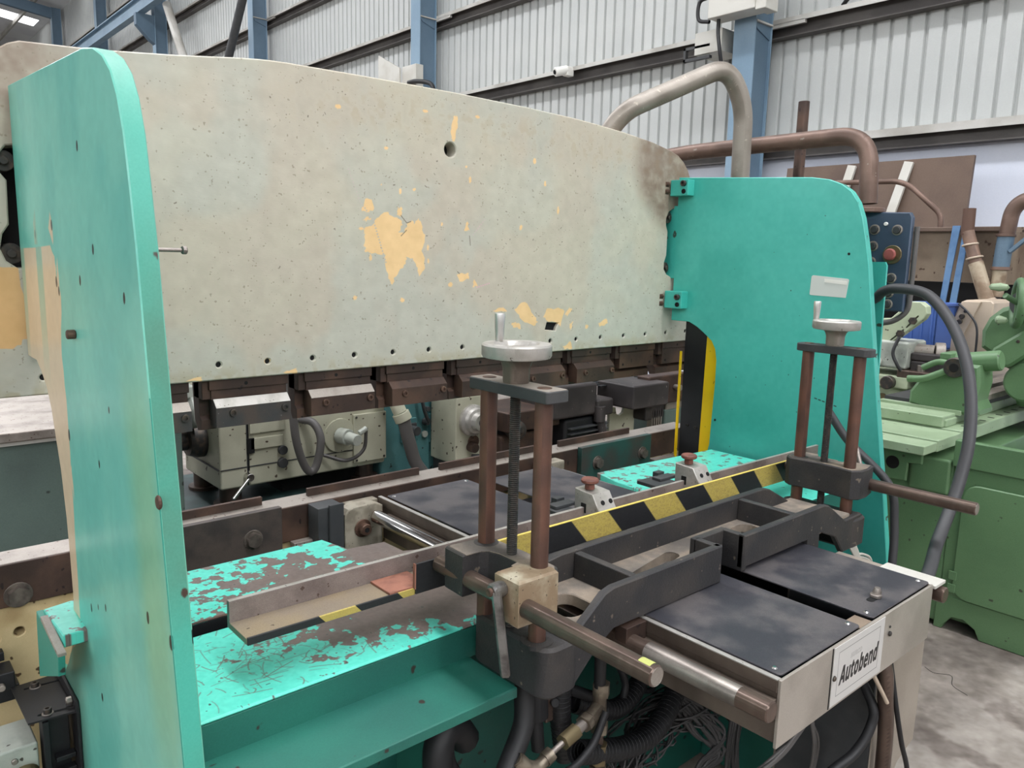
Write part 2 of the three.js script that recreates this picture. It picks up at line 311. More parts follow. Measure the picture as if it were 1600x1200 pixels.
  for (const L of [[[1.097, .222], [1.131, .14], [1.173, .092], [1.217, -.033]], [[1.574, .11], [1.525, .057]], [[1.598, -.087], [1.541, -.101]]]) for (let i = 1; i < L.length; i++) { const n = Math.round(Math.hypot(L[i][0] - L[i - 1][0], L[i][1] - L[i - 1][1]) / .0085); for (let k = 0; k < n; k++) { const t = k / n; x.beginPath(); x.arc(X(L[i - 1][0] + (L[i][0] - L[i - 1][0]) * t), Y(L[i - 1][1] + (L[i][1] - L[i - 1][1]) * t), 1.7, 0, 7); x.fill(); } }
}, (c, u, v) => {
  const a = RX0 + u * (RX1 - RX0), b = RY0 + v * (RY1 - RY0);
  const flake = c[2] < 150;
  const n = fbm(u * 2.5, v * .8, 8, 5, 61), n2 = fbm(u * 3, v, 32, 3, 62);
  if (!flake) {
    c = mix(c, [184, 184, 171], .8 * sm(.42, .62, fbm(u * 2.5, v * .8, 4, 4, 61))); c = mix(c, [194, 188, 168], .5 * sm(.5, .7, fbm(u * 2, v * .7, 4, 4, 63)));
    const corner = sm(.62, .2, a) * sm(.05, .38, b + .12 * (n - .5)) + sm(.3, .22, Math.hypot((a - 2.62) * .8, b - .36)) * .9;
    c = mix(c, [122, 104, 90], clamp(corner * (.2 + 1.1 * n2)));
    c = mix(c, [160, 144, 116], .35 * sm(.1, .0, Math.abs(b - .40 + .12 * Math.abs(a - 1.44) * .3)) * sm(.5, .75, n2) * sm(.8, 1.1, a));
    c = mix(c, [150, 136, 104], .5 * sm(-.27, -.33, b) * sm(.4, .7, n2));
    c = mix(c, [120, 110, 90], sm(.83, .85, fbm(u * 6, v * 2, 64, 2, 65)) * .5);
  }
  const g = (n2 - .5) * 16; return [c[0] + g, c[1] + g, c[2] + g];
});
const FZ0 = -1.94, FZ1 = -.93, FY0 = -1.5, FY1 = .33;
const fX = (a, w) => (a - FZ0) / (FZ1 - FZ0) * w, fY = (b, h) => (FY1 - b) / (FY1 - FY0) * h;
const leftTex = ctex(800, 1448, (x, w, h) => {
  const P = (L) => L.map((p) => [fX(p[0], w), fY(p[1], h)]);
  x.fillStyle = 'rgb(114,194,176)'; x.fillRect(0, 0, w, h);
  x.fillStyle = '#cdbb9c';
  jag(x, P([[-1.95, -.01], [-1.636, 0], [-1.605, -.02], [-1.598, -.06], [-1.576, -.09], [-1.602, -.2], [-1.588, -.3], [-1.59, -.45], [-1.596, -.6], [-1.603, -.73], [-1.66, -.79], [-1.75, -.85], [-1.95, -.8]]), 5);
  jag(x, P([[-1.64, .03], [-1.62, .06], [-1.605, .03], [-1.61, 0]]), 4); jag(x, P([[-1.77, .04], [-1.75, .07], [-1.745, 0], [-1.77, 0]]), 4);
  jag(x, P([[-1.6, -.06], [-1.585, -.02], [-1.58, -.09]]), 3); jag(x, P([[-1.6, -.42], [-1.585, -.4], [-1.58, -.47]]), 3);
  x.fillStyle = '#14201c';
  for (const [a, b, r] of [[-1.395, .153, .006], [-1.337, -.005, .006], [-1.43, -.056, .006], [-1.184, -.071, .006], [-1.604, -.065, .007], [-1.589, -.081, .006], [-1.612, .035, .007], [-1.76, .02, .006], [-1.586, -.344, .008], [-1.38, -.354, .005], [-1.501, -.65, .006], [-1.398, -.612, .005], [-1.45, -.63, .004], [-1.153, -.536, .007], [-1.051, -.534, .008], [-1.463, -.809, .006], [-1.3, -.25, .004]]) { x.beginPath(); x.ellipse(fX(a, w), fY(b, h), r * 700, r * 1100, 0, 0, 7); x.fill(); }
}, (c, u, v) => {
  const a = FZ0 + u * (FZ1 - FZ0), b = FY0 + v * (FY1 - FY0);
  const st = fbm(u, v * .06, 10, 3, 71), n = fbm(u, v * 1.6, 6, 5, 72), n2 = fbm(u, v * 1.8, 64, 2, 73);
  if (c[0] < 130 && c[1] > 100) {
    c = mix(c, [94, 180, 166], .7 * sm(.42, .62, n)); c = mix(c, [124, 198, 178], .5 * sm(.45, .7, st));
    const edge = -1.14 + (b < 0 ? -b * .13 : 0);
    c = mix(c, [140, 186, 140], .6 * sm(.1, .02, Math.abs(a - edge + .045)) * sm(-.1, -.3, b) * sm(-.85, -.6, b));
    c = mix(c, [58, 150, 136], .5 * sm(-1.8, -1.95, a) * sm(-.05, .1, b));
    c = mix(c, [70, 100, 84], .7 * sm(-1.56, -1.7, a) * sm(-.75, -.9, b));
  } else c = mix(c, [110, 176, 156], sm(.66, .7, st) * .7 * sm(-.3, -.02, b));
  const g = (n2 - .5) * 10 + (st - .5) * 8; return [c[0] + g, c[1] + g, c[2] + g];
});
const rightTex = ctex(700, 1268, (x, w, h) => {
  x.fillStyle = 'rgb(76,184,170)'; x.fillRect(0, 0, w, h); x.fillStyle = '#1d2a26';
  for (let i = 0; i < 22; i++) { const a = -1.7 + rnd() * .6, b = -.75 + rnd() * .95; x.beginPath(); x.ellipse(fX(a, w), fY(b, h), .5 + rnd() * .7, .6 + rnd() * 1.1, 0, 0, 7); x.fill(); }
  for (const [a, b, c, d] of [[-1.3, -.455, -1.22, -.472], [-1.345, -.445, -1.33, -.448], [-1.21, .2, -1.205, .19]]) { x.strokeStyle = '#27332e'; x.lineWidth = 2.4; x.setLineDash([7, 3]); x.beginPath(); x.moveTo(fX(a, w), fY(b, h)); x.lineTo(fX(c, w), fY(d, h)); x.stroke(); }
  x.fillStyle = '#d8b49a'; x.fillRect(fX(-1.5, w), fY(.305, h), 20, 3);
}, (c, u, v) => {
  const b = FY0 + v * (FY1 - FY0), n = fbm(u, v * 1.6, 5, 5, 81), n2 = fbm(u, v * 1.8, 64, 2, 82);
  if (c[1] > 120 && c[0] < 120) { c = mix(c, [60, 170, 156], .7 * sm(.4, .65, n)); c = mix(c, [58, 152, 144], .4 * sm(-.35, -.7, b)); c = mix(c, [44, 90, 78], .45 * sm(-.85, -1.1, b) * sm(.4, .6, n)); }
  const g = (n2 - .5) * 8; return [c[0] + g, c[1] + g, c[2] + g];
});
// bed plates: x .33 to 2.53, z -1.75 to -1.10
const BX0 = .1, BX1 = 2.56, BZ0 = -1.78, BZ1 = -1.08;
const bedTex = ctex(2000, 570, (x, w, h) => {
  const X = (a) => (a - BX0) / (BX1 - BX0) * w, Z = (b) => (BZ1 - b) / (BZ1 - BZ0) * h;    // v grows with z
  x.fillStyle = 'rgb(90,208,188)'; x.fillRect(0, 0, w, h);
  x.strokeStyle = 'rgba(112,92,84,.75)';
  for (let i = 0; i < 420; i++) { const k = rnd() < .55 ? .8 : .45, a = k + (rnd() + rnd() - 1) * .33, b = -1.27 + (rnd() + rnd() - 1) * .16, t = rnd() * 6.28, L = .01 + rnd() * rnd() * .07; x.lineWidth = .6 + rnd() * 1.1; x.beginPath(); x.moveTo(X(a), Z(b)); x.quadraticCurveTo(X(a + Math.cos(t) * L * .5 + (rnd() - .5) * .02), Z(b + Math.sin(t) * L * .5), X(a + Math.cos(t) * L), Z(b + Math.sin(t) * L)); x.stroke(); }
}, (c, u, v) => {
  const a = BX0 + u * (BX1 - BX0), b = BZ0 + v * (BZ1 - BZ0);
  const n = fbm(u * 3.5 + .02 * fbm(u * 3.5, v, 60, 2, 94), v, 34, 6, 91), n1 = fbm(u * 3.5, v, 7, 4, 92), n2 = fbm(u * 3.5, v, 96, 2, 93);
  let bare = 0;
  if (b < -1.44) { bare = sm(.2, .0, Math.hypot((a - .72) * .6, (b + 1.53) * 1.0)) * .36 + sm(.86, .96, a) * sm(1.24, 1.14, a) * .75 + sm(.5, .38, a) * .2 * sm(-1.62, -1.45, b); bare = sm(.63, .66, n * .86 + n2 * .14 + bare * .9); }
  else { bare = sm(.34, .02, Math.hypot((a - .83) * .75, (b + 1.27) * 1.8)) * .55; bare += a > .86 && a < 1.9 ? .25 : 0; bare = sm(.655, .7, n * .62 + n2 * .22 + n1 * .06 + bare * .85); }
  const br = mix([128, 112, 104], [98, 88, 84], n1); c = mix(c, br, bare);
  c = mix(c, [44, 60, 54], sm(.78, .8, n2 * .7 + n * .3) * .8);
  const g = (n2 - .5) * 16 + (n1 - .5) * 14; return [c[0] + g, c[1] + g, c[2] + g];
});
const bedUV = (g) => planar(g, (p) => (p[0] - BX0) / (BX1 - BX0), (p) => (p[2] - BZ0) / (BZ1 - BZ0));
const mRam = M({ map: ramTex, roughness: .5, bumpMap: grainBump, bumpScale: .0002 });
const mLeft = M({ map: leftTex, roughness: .3 }), mRight = M({ map: rightTex, roughness: .34 }), mBed = M({ map: bedTex, roughness: .34 });
function frameMesh(g, face, edge, parent) {         // painted faces and, as second material, the cut edges
  const p = g.attributes.position, n = g.attributes.normal, uv = g.attributes.uv, A = [], B = [];
  for (let i = 0; i < p.count; i += 3) (Math.abs(n.getX(i)) > .6 ? A : B).push(i);
  const out = {}; for (const k of ['position', 'normal', 'uv']) { const a = g.attributes[k], s = a.itemSize, d = new Float32Array(p.count * s); let j = 0; for (const i of A.concat(B)) for (let q = 0; q < 3 * s; q++) d[j++] = a.array[i * s + q]; out[k] = new THREE.BufferAttribute(d, s); }
  { const P = out.position, U = out.uv; for (let i = A.length * 3; i < P.count; i++) U.setXY(i, P.getX(i), P.getY(i) + P.getZ(i) * .3); }
  const r = new THREE.BufferGeometry(); for (const k in out) r.setAttribute(k, out[k]); r.userData.keepUV = true;
  const m = put('side_frame', r, face, parent); m.geometry.addGroup(0, A.length * 3, 0); m.geometry.addGroup(A.length * 3, B.length * 3, 1); m.material = [face, edge]; return m;
}
const frameUV = (g) => planar(g, (p) => (p[2] - FZ0) / (FZ1 - FZ0), (p) => (p[1] - FY0) / (FY1 - FY0));

// ------------------------------------------------------------ the press brake
const press = thing('press_brake', 'old press brake seen from behind, turquoise side frames and a flaking cream upper beam', 'press brake', [1.43, -1.5, -1.55]);
{
  const RZ = -1.94;
  const outline = [[.2, -.325], [2.705, -.325], [2.705, -.25], [2.66, -.2], [2.622, .319], [2.605, .35], [2.578, .377], [2.54, .4], [2.494, .414], [2.376, .434], [2.22, .45], [2.06, .461], [1.965, .466], [1.74, .472], [1.44, .4745], [1.14, .472], [.928, .468], [.88, .466], [.845, .463], [.8, .458], [.65, .438], [.486, .42], [.343, .411], [.322, .403], [.305, .391], [.285, .37], [.262, .33], [.24, .25], [.2, -.2]];
  const holes = [circ(1.439, .309, .0215, 24)];
  for (let k = 0; k <= 18; k++) holes.push(circ(.342 + .1281 * k, -.286, .0072, 12));
  holes.push([[1.852, -.246], [1.86, -.221], [1.916, -.225], [1.905, -.24], [1.901, -.251]].reverse());
  holes.push([[.302, .13], [.287, .15], [.29, .18], [.305, .2], [.335, .205], [.36, .19], [.36, -.03], [.34, -.05], [.31, -.05], [.29, -.035], [.281, -.01], [.287, .02], [.3, .04]]);
  holes.push([[2.497, .11], [2.485, .135], [2.484, .16], [2.498, .185], [2.525, .2], [2.55, .19], [2.55, -.04], [2.53, -.065], [2.505, -.055], [2.486, -.035], [2.485, -.01], [2.497, .02]]);
  const ram = put('upper_beam', planar(ext(outline, 'xy', RZ - .09, RZ, holes, .003), (p) => (p[0] - RX0) / (RX1 - RX0), (p) => (p[1] - RY0) / (RY1 - RY0)), mRam, press);
  put('back_plate', box(.25, 2.68, -.3, .4, RZ - .13, RZ - .092), mt.hole, ram);
  for (let k = 0; k <= 18; k++) put('bolt_hole', cham([.342 + .1281 * k, -.286, RZ - .012], [.342 + .1281 * k, -.286, RZ - .005], .0071, 12), mt.hole, ram);
  put('lifting_hole', cham([1.439, .309, RZ - .06], [1.439, .309, RZ - .045], .0214, 24), mt.hole, ram);
  put('notch_back', box(1.85, 1.918, -.255, -.218, RZ - .02, RZ - .012, 0), mt.hole, ram);
  for (const [x, y] of [[.3, .17], [.302, -.02], [2.51, .165], [2.507, -.03]]) put('guide_roller', [cham([x, y, RZ - .07], [x, y, RZ - .012], .022, 20), cham([x, y, RZ - .012], [x, y, RZ - .002], .009, 12)], mt.darkBolt, ram);

  // side frames
  const back = [[-1.0, -1.1], [-1.0, -.95], [-1.025, -.75], [-1.06, -.5], [-1.1, -.2], [-1.125, 0], [-1.14, .08], [-1.155, .15], [-1.175, .2], [-1.2, .235], [-1.235, .26], [-1.28, .277], [-1.34, .287]];
  const fr = (throat, top, bot) => [[-1.925, -.235], [-1.84, -.235], [-1.8, -.252], [-1.757, -.28], ...throat, [-1.82, -.93], [-1.92, -.95], [-1.92, -1.5], [-1.18, -1.5], [-1.18, -1.3], ...back.map(([z, y]) => [z + bot + (top - bot) * clamp((y + .95) / 1.1), y]), [-1.925, .317]].reverse();
  const throatL = [[-1.727, -.318], [-1.71, -.36], [-1.68, -.43], [-1.66, -.52], [-1.652, -.6], [-1.648, -.68], [-1.66, -.74], [-1.69, -.8], [-1.74, -.86]], throatR = [[-1.73, -.3], [-1.712, -.33], [-1.704, -.37], [-1.703, -.46], [-1.708, -.6], [-1.711, -.7], [-1.722, -.75], [-1.745, -.785], [-1.78, -.82]];
  const left = frameMesh(frameUV(ext(fr(throatL, .008, .008), 'zy', .314, .343, [], .002)), mLeft, mt.edgeLeft, press);
  meta(left, 'left side frame, faded turquoise with bare cream patches along its throat');
  put('stop_pin', [cham([.343, -.003, -1.25], [.418, -.003, -1.25], .0032, 12), cham([.417, -.003, -1.25], [.425, -.003, -1.25], .0064, 14)], mt.steel, left);
  put('edge_weld', [tube([[.3155, -.2, -1.0935], [.3155, -.5, -1.0535], [.3155, -.75, -1.0185], [.3155, -.95, -.9935]], .0013, 6, 30, .0)], mt.tealDark, left);
  put('stud', [cham([.3, -.149, -1.485], [.314, -.149, -1.485], .008, 12)], mt.rustBolt, left);
  put('stud', [cham([.31, -.338, -1.068], [.3145, -.338, -1.068], .01, 14)], mt.rustBolt, left);
  const right = frameMesh(frameUV(ext(fr(throatR, -.036, -.005), 'zy', 2.529, 2.558, [], .002)), mRight, mt.edgeRight, press);
  meta(right, 'right side frame, bright turquoise with a blank white sticker');
  put('sticker', ext([[-1.349, -.102], [-1.347, -.042], [-1.342, -.038], [-1.22, -.046], [-1.216, -.05], [-1.222, -.108], [-1.345, -.105]].reverse(), 'zy', 2.5275, 2.5292), M({ color: 0xcdd1cc, roughness: .45 }), right);
  put('sticker_strip', ext([[-1.3, -.048], [-1.3, -.06], [-1.222, -.066], [-1.222, -.054]], 'zy', 2.5265, 2.5276), M({ color: 0xe6e5dd, roughness: .6 }), right);
  put('guide_tongue', box(2.5295, 2.557, -.07, .21, -2.0, -1.92), mt.teal, right);
  for (const [y0, y1] of [[.244, .304], [-.185, -.118]]) {
    const lug = put('guide_lug', [box(2.487, 2.529, y0, y1, -1.932, -1.85, .003)], mt.teal, right);
    put('bolt', socketBolt([2.487, y0 + .045, -1.868], [-1, 0, 0], .011, .012), mt.darkBolt, lug);
    put('bolt', socketBolt([2.487, y0 + .016, -1.868], [-1, 0, 0], .009, .004), mt.hole, lug);
    for (const k of [.016, .044]) put('nut', hexBolt([2.487, y0 + k, -1.945], [-1, 0, 0], .011, .02), mt.rustBolt, lug);
  }
  for (const [y, z] of [[.035, -1.225], [-.6, -1.69]]) put('bolt_hole', cham([2.526, y, z], [2.53, y, z], .0045, 10), mt.hole, right);

  // black guard plate beyond the right throat, yellow border on both edges
  const guard = put('guard_plate', ext([[-1.885, -.8], [-1.69, -.8], [-1.69, -.2], [-1.885, -.2]].reverse(), 'zy', 2.575, 2.58), mt.black, press);
  put('yellow_border', ext([[-1.787, -.8], [-1.75, -.795], [-1.7, -.78], [-1.68, -.7], [-1.68, -.2], [-1.778, -.2]].reverse(), 'zy', 2.571, 2.5745), mt.yellow, guard);
  put('yellow_border', ext([[-1.905, -.8], [-1.895, -.8], [-1.898, -.36], [-1.905, -.36]].reverse(), 'zy', 2.571, 2.5785), mt.yellow, guard);
  for (const [y, z] of [[-.655, -1.85], [-.658, -1.81]]) put('bolt', socketBolt([2.575, y, z], [-1, 0, 0], .006, .005), mt.darkBolt, guard);
  // plate behind the right frame with a cable hole
  const rp = put('rear_plate', ext([[-1.36, .01], [-1.172, .012], [-1.166, 0], [-1.163, -.14], [-1.158, -.4], [-1.152, -.53], [-1.15, -.7], [-1.36, -.7]].reverse(), 'zy', 2.68, 2.69), mt.teal, press);
  put('cable_gland', [lathe([[.012, 0], [.021, 0], [.021, .035], [.014, .035], [.014, .004]], [2.68, -.14, -1.275], [-1, 0, 0], 20)], mt.rubber, rp);

  // tool holders under the upper beam
  for (let k = 0; k < 9; k++) {
    const x0 = .43 + .2592 * k, w = k === 8 ? .245 : .225, x1 = x0 + w, plain = k >= 7;
    const h = put('tool_holder', [box(x0 + .015, x1, -.352, -.3255, -2.0, -1.951), box(x0, x0 + .03, -.376, -.3255, -2.02, -1.96), box(x0 + .02, x1 - .003, plain ? -.415 : -.378, -.352, -1.995, -1.955)], mt.rust, press);
    put('punch', [ext([[-2.03, -.33], [-1.985, -.33], [-1.985, -.42], [-1.972, -.43], [-1.972, -.455], [-2.0, -.46], [-2.02, -.43]], 'zy', x0, x1 - .01)], mt.rust, h);
    put('bolt_hole', [cham([x0 + .11, -.34, -1.953], [x0 + .11, -.34, -1.9505], .006, 10)], mt.hole, h);
    if (!plain) {
      const c = put('clamp_plate', [ext([[-1.975, -.445], [-1.93, -.445], [-1.93, -.394], [-1.95, -.375], [-1.975, -.375]], 'zy', x0 + .022, x1 - .003, [], .001)], k === 0 || k === 1 ? mt.clampDark : mt.rust, h);
      if (k < 3) put('bare_chamfer', ext([[-1.9292, -.3945], [-1.9492, -.3745], [-1.951, -.3765], [-1.931, -.3965]], 'zy', x0 + .023, x1 - .004), k === 1 ? mt.alu : mt.steelDull, c);
      for (const q of [.05, .19]) put('bolt', socketBolt([x0 + .015 + q, -.41, -1.93], [0, 0, 1], .0095, .007), k < 2 ? mt.darkBolt : mt.rustBolt, c);
    } else for (const q of [.04, .2]) put('bolt_hole', [cham([x0 + q, -.4, -1.956], [x0 + q, -.4, -1.954], .005, 10)], mt.hole, h);
  }
  // cream lower beam and the die rail on it
  const lb = put('lower_beam', ext([[.0, -1.5], [2.74, -1.5], [2.74, -.79], [.0, -.79]], 'xy', -2.02, -1.945, [circ(.213, -.862, .011), circ(.26, -.856, .011), circ(.1, -.86, .011)], .002), mt.creamRust, press);
  put('lower_beam_core', box(.02, 2.72, -1.48, -.82, -2.05, -2.022), mt.hole, lb);
  const rail = put('die_rail', [box(.0, 2.725, -.79, -.692, -2.03, -1.935, .002)], mt.rust, press);
  put('rail_top', box(.0, 2.72, -.694, -.6905, -2.026, -1.94), mt.steelDull, rail);
  const bolt = (n, x, y, z, p, r = .021) => put(n, hexBolt([x, y, z], [0, 0, 1], r, .014, r * 1.25), mt.boltHead, p);
  bolt('bolt', .262, -.765, -1.934, rail, .023);
  const c1 = put('clamp_plate', [box(.4, .872, -.802, -.68, -1.934, -1.915)], mt.clampBrown, rail); bolt('bolt', .79, -.752, -1.915, c1);
  const c2 = put('clamp_plate', [box(2.03, 2.428, -.815, -.685, -1.934, -1.912)], mt.clampTeal, rail); bolt('bolt', 2.115, -.752, -1.912, c2); bolt('bolt', 2.375, -.754, -1.912, c2);
  put('bolt', [cham([2.655, -.765, -1.935], [2.655, -.765, -1.9], .011, 14), cham([2.655, -.765, -1.9], [2.655, -.765, -1.885], .016, 14)], mt.steel, rail);
  put('spacer_block', [box(.955, 1.03, -.83, -.69, -1.93, -1.87, .002), box(.985, 1.028, -.83, -.684, -1.87, -1.86)], mt.darkGrey, rail);
  put('packing_strip', box(.9, 1.06, -.8, -.786, -1.93, -1.905), mt.steelDull, rail); put('packing_strip', box(2.44, 2.6, -.82, -.79, -1.93, -1.9), mt.steelDull, rail);

  // the turquoise bed behind it
  const bf = put('bed_front_plate', bedUV(ext([[.269, -1.69], [.36, -1.71], [.88, -1.705], [.9, -1.613], [.996, -1.6], [1.0, -1.52], [1.155, -1.46], [1.86, -1.46], [1.87, -1.6], [1.9, -1.715], [2.5, -1.68], [2.5, -1.445], [.335, -1.445], [.335, -1.547], [.274, -1.547]].reverse(), 'xz', -.735, -.71, [], .002)), mBed, press);
  put('plate_edge', box(.345, 2.49, -.7115, -.7092, -1.452, -1.4445), mt.rust, bf);
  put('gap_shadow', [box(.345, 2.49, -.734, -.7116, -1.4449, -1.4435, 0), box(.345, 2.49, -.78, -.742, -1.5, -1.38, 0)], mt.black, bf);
  for (const [x0, x1] of [[.35, 1.1], [1.88, 2.5]]) put('bed_rear_plate', [bedUV(ext([[x0, -1.4], [x1, -1.4], [x1, -1.12], [x0, -1.12]].reverse(), 'xz', -.719, -.712, [], .003))], mBed, press);
  for (const [x0, x1] of [[.35, 1.1], [1.88, 2.5]]) put('bed_rear_face', [box(x0, x1, -.782, -.7195, -1.16, -1.1215)], mt.tealShaded, press);
  put('bed_ledge', [ext([[.35, -1.2], [.892, -1.2], [.892, -.98], [.35, -.98]].reverse(), 'xz', -.793, -.78, [], .001)], mt.tealShaded, press);
  put('ledge_lip', [box(.35, .892, -.8, -.781, -.99, -.978)], mt.tealShaded, press);
  put('tank', [box(.35, 2.51, -1.49, -.8, -1.6, -1.24, .004)], mt.tealDeepShade, press);
  for (const [x, z] of [[.8, -1.12], [1.9, -.885]]) put('tank_rib', box(x, x + .03, -1.49, -.8, -1.24, z), mt.tealShaded, press);
  // the bed end that sticks out past the left frame
  const be = put('bed_end_plate', [ext([[-1.7, -.715], [-1.517, -.735], [-1.525, -.776], [-1.718, -.862], [-1.705, -.737]], 'zy', .258, .27, [], .001)], mt.tealDark, press);
  put('end_plate_edge', [ext([[-1.66, -.711], [-1.517, -.73], [-1.517, -.7355], [-1.66, -.72]], 'zy', .258, .272)], mt.steelDull, be);
}
// loose steel strips lying along the die rail
for (const [x0, x1, z, lab] of [[.4, .852, -1.995, 'rusty flat steel strip on the die rail, the one touching the left side frame'], [.985, 1.368, -1.99, 'rusty flat steel strip on the die rail before the left black cover plate'], [1.45, 1.9, -1.99, 'rusty flat steel strip on the die rail behind the left handwheel posts'], [1.99, 2.385, -1.99, 'rusty flat steel strip on the die rail above the right dark clamp plate']])
  single('die_strip', lab, 'steel strip', [box(x0, x1, -.691, -.668, z - .012, z, .001)], mt.rust, 'steel strips on the die rail');

// ------------------------------------------------------------ stop bar across the bed, with a striped warning plate
{
  const t = thing('stop_bar', 'long bare steel angle bar lying across the turquoise bed, black and yellow stripes along it', 'angle bar', [1.48, -.66, -1.25]);
  const tilt = (g) => { g.translate(-.47, .592, 0); g.rotateZ(-.0068); g.translate(.47, -.592, 0); return g; };
  put('upright_leg', tilt(box(.47, 2.49, -.641, -.592, -1.26, -1.25, .001)), mt.barFace, t); put('flat_leg', tilt(box(.47, 2.49, -.641, -.63, -1.25, -1.178, .001)), mt.barFlange, t);
  put('bright_top', tilt(box(.471, 2.489, -.5923, -.5916, -1.2595, -1.2505, 0)), mt.alu, t);
  const stripes = (x0, x1, h, list, shift) => ctex(1024, 32, (x, w, hh) => {
    x.fillStyle = '#232325'; x.fillRect(0, 0, w, hh); x.fillStyle = '#bda95a';
    for (const [a, b] of list) { const A = (a - x0) / (x1 - x0) * w, B = (b - x0) / (x1 - x0) * w, S = shift / (x1 - x0) * w; x.beginPath(); x.moveTo(A, 0); x.lineTo(B, 0); x.lineTo(B + S, hh); x.lineTo(A + S, hh); x.fill(); }
  }, (c, u, v) => { const n = fbm(u * 8, v, 32, 3, 33), g = (n - .5) * 40; return c[0] > 90 ? mix([c[0] + g, c[1] + g, c[2] + g], [130, 110, 60], .5 * sm(.5, .7, n)) : [c[0] + g * .3, c[1] + g * .3, c[2] + g * .3]; });
  const uvx = (x0, x1, y0, y1) => (g) => planar(g, (p) => (p[0] - x0) / (x1 - x0), (p) => (p[1] - y0) / (y1 - y0));
  const edge = M({ map: stripes(.47, .8, .01, [[.6, .672], [.762, .8]], .012), roughness: .55 });
  put('striped_edge', tilt(uvx(.47, .8, -.642, -.629)(box(.471, .8, -.642, -.6285, -1.18, -1.1755, .001))), edge, t);
  const pl = [[1.0, 1.098], [1.222, 1.345], [1.475, 1.6], [1.722, 1.852], [1.968, 2.085]];
  const plate = put('warning_plate', tilt(uvx(.8, 2.2, -.644, -.578)(box(.8, 2.2, -.6405, -.58, -1.178, -1.1725, .001))), M({ map: stripes(.8, 2.2, .06, pl.map(([a, b]) => [a - .005, b - .005]), .06), roughness: .5 }), t);
  put('yellow_top_edge', tilt(box(1.0, 2.2, -.5805, -.5785, -1.1785, -1.172, .0004)), M({ color: 0xd6c060, roughness: .6 }), plate);
  put('bracket', [tilt(box(.745, .83, -.63, -.625, -1.248, -1.178, .001)), tilt(box(.797, .8, -.63, -.579, -1.179, -1.172, .0005))], mt.redOxide, t);
}
function fingerStop(x, label, dx) {
  const t = thing('finger_stop', label, 'stop block', [x, -.63, -1.255], 'finger stops clamped on the bar');
  put('body', ext([[-1.285, -.632], [-1.2, -.632], [-1.2, -.6], [-1.225, -.56], [-1.285, -.556]], 'zy', x - .028, x + .034, [], .002), mt.alu, t);
  put('clamp_slot', [box(x - .0295, x - .02, -.612, -.588, -1.262, -1.245)], mt.hole, t);
  for (const k of [-.006, .022]) put('screw_hole', [orient(new THREE.CylinderGeometry(.006, .006, .003, 12), [x + k, -.581, -1.2115], [x + k, -.581 + .5, -1.2115 + .8])], mt.hole, t);
  const kn = put('knob', [cham([x - .006, -.557, -1.256], [x - .006, -.54, -1.256], .012, 18), cham([x - .006, -.541, -1.256], [x - .006, -.53, -1.256], .022, 24, .003)], mt.knobRust, t);
  put('clamp_screw', [cham([x + .012, -.617, -1.2], [x + .012, -.617, -1.19], .012, 16)], mt.knobRust, t);
  put('finger', [box(x - .13 + dx, x - .045, -.612, -.602, -1.335, -1.268), box(x - .09, x - .02, -.602, -.594, -1.315, -1.285), box(x - .05, x - .022, -.612, -.592, -1.345, -1.325)], mt.darkGrey, t);
}
fingerStop(1.372, 'left of two aluminium finger stops on the bar, above the black cover plate', .03);
fingerStop(1.772, 'right of two aluminium finger stops on the bar, above the turquoise bed', 0);

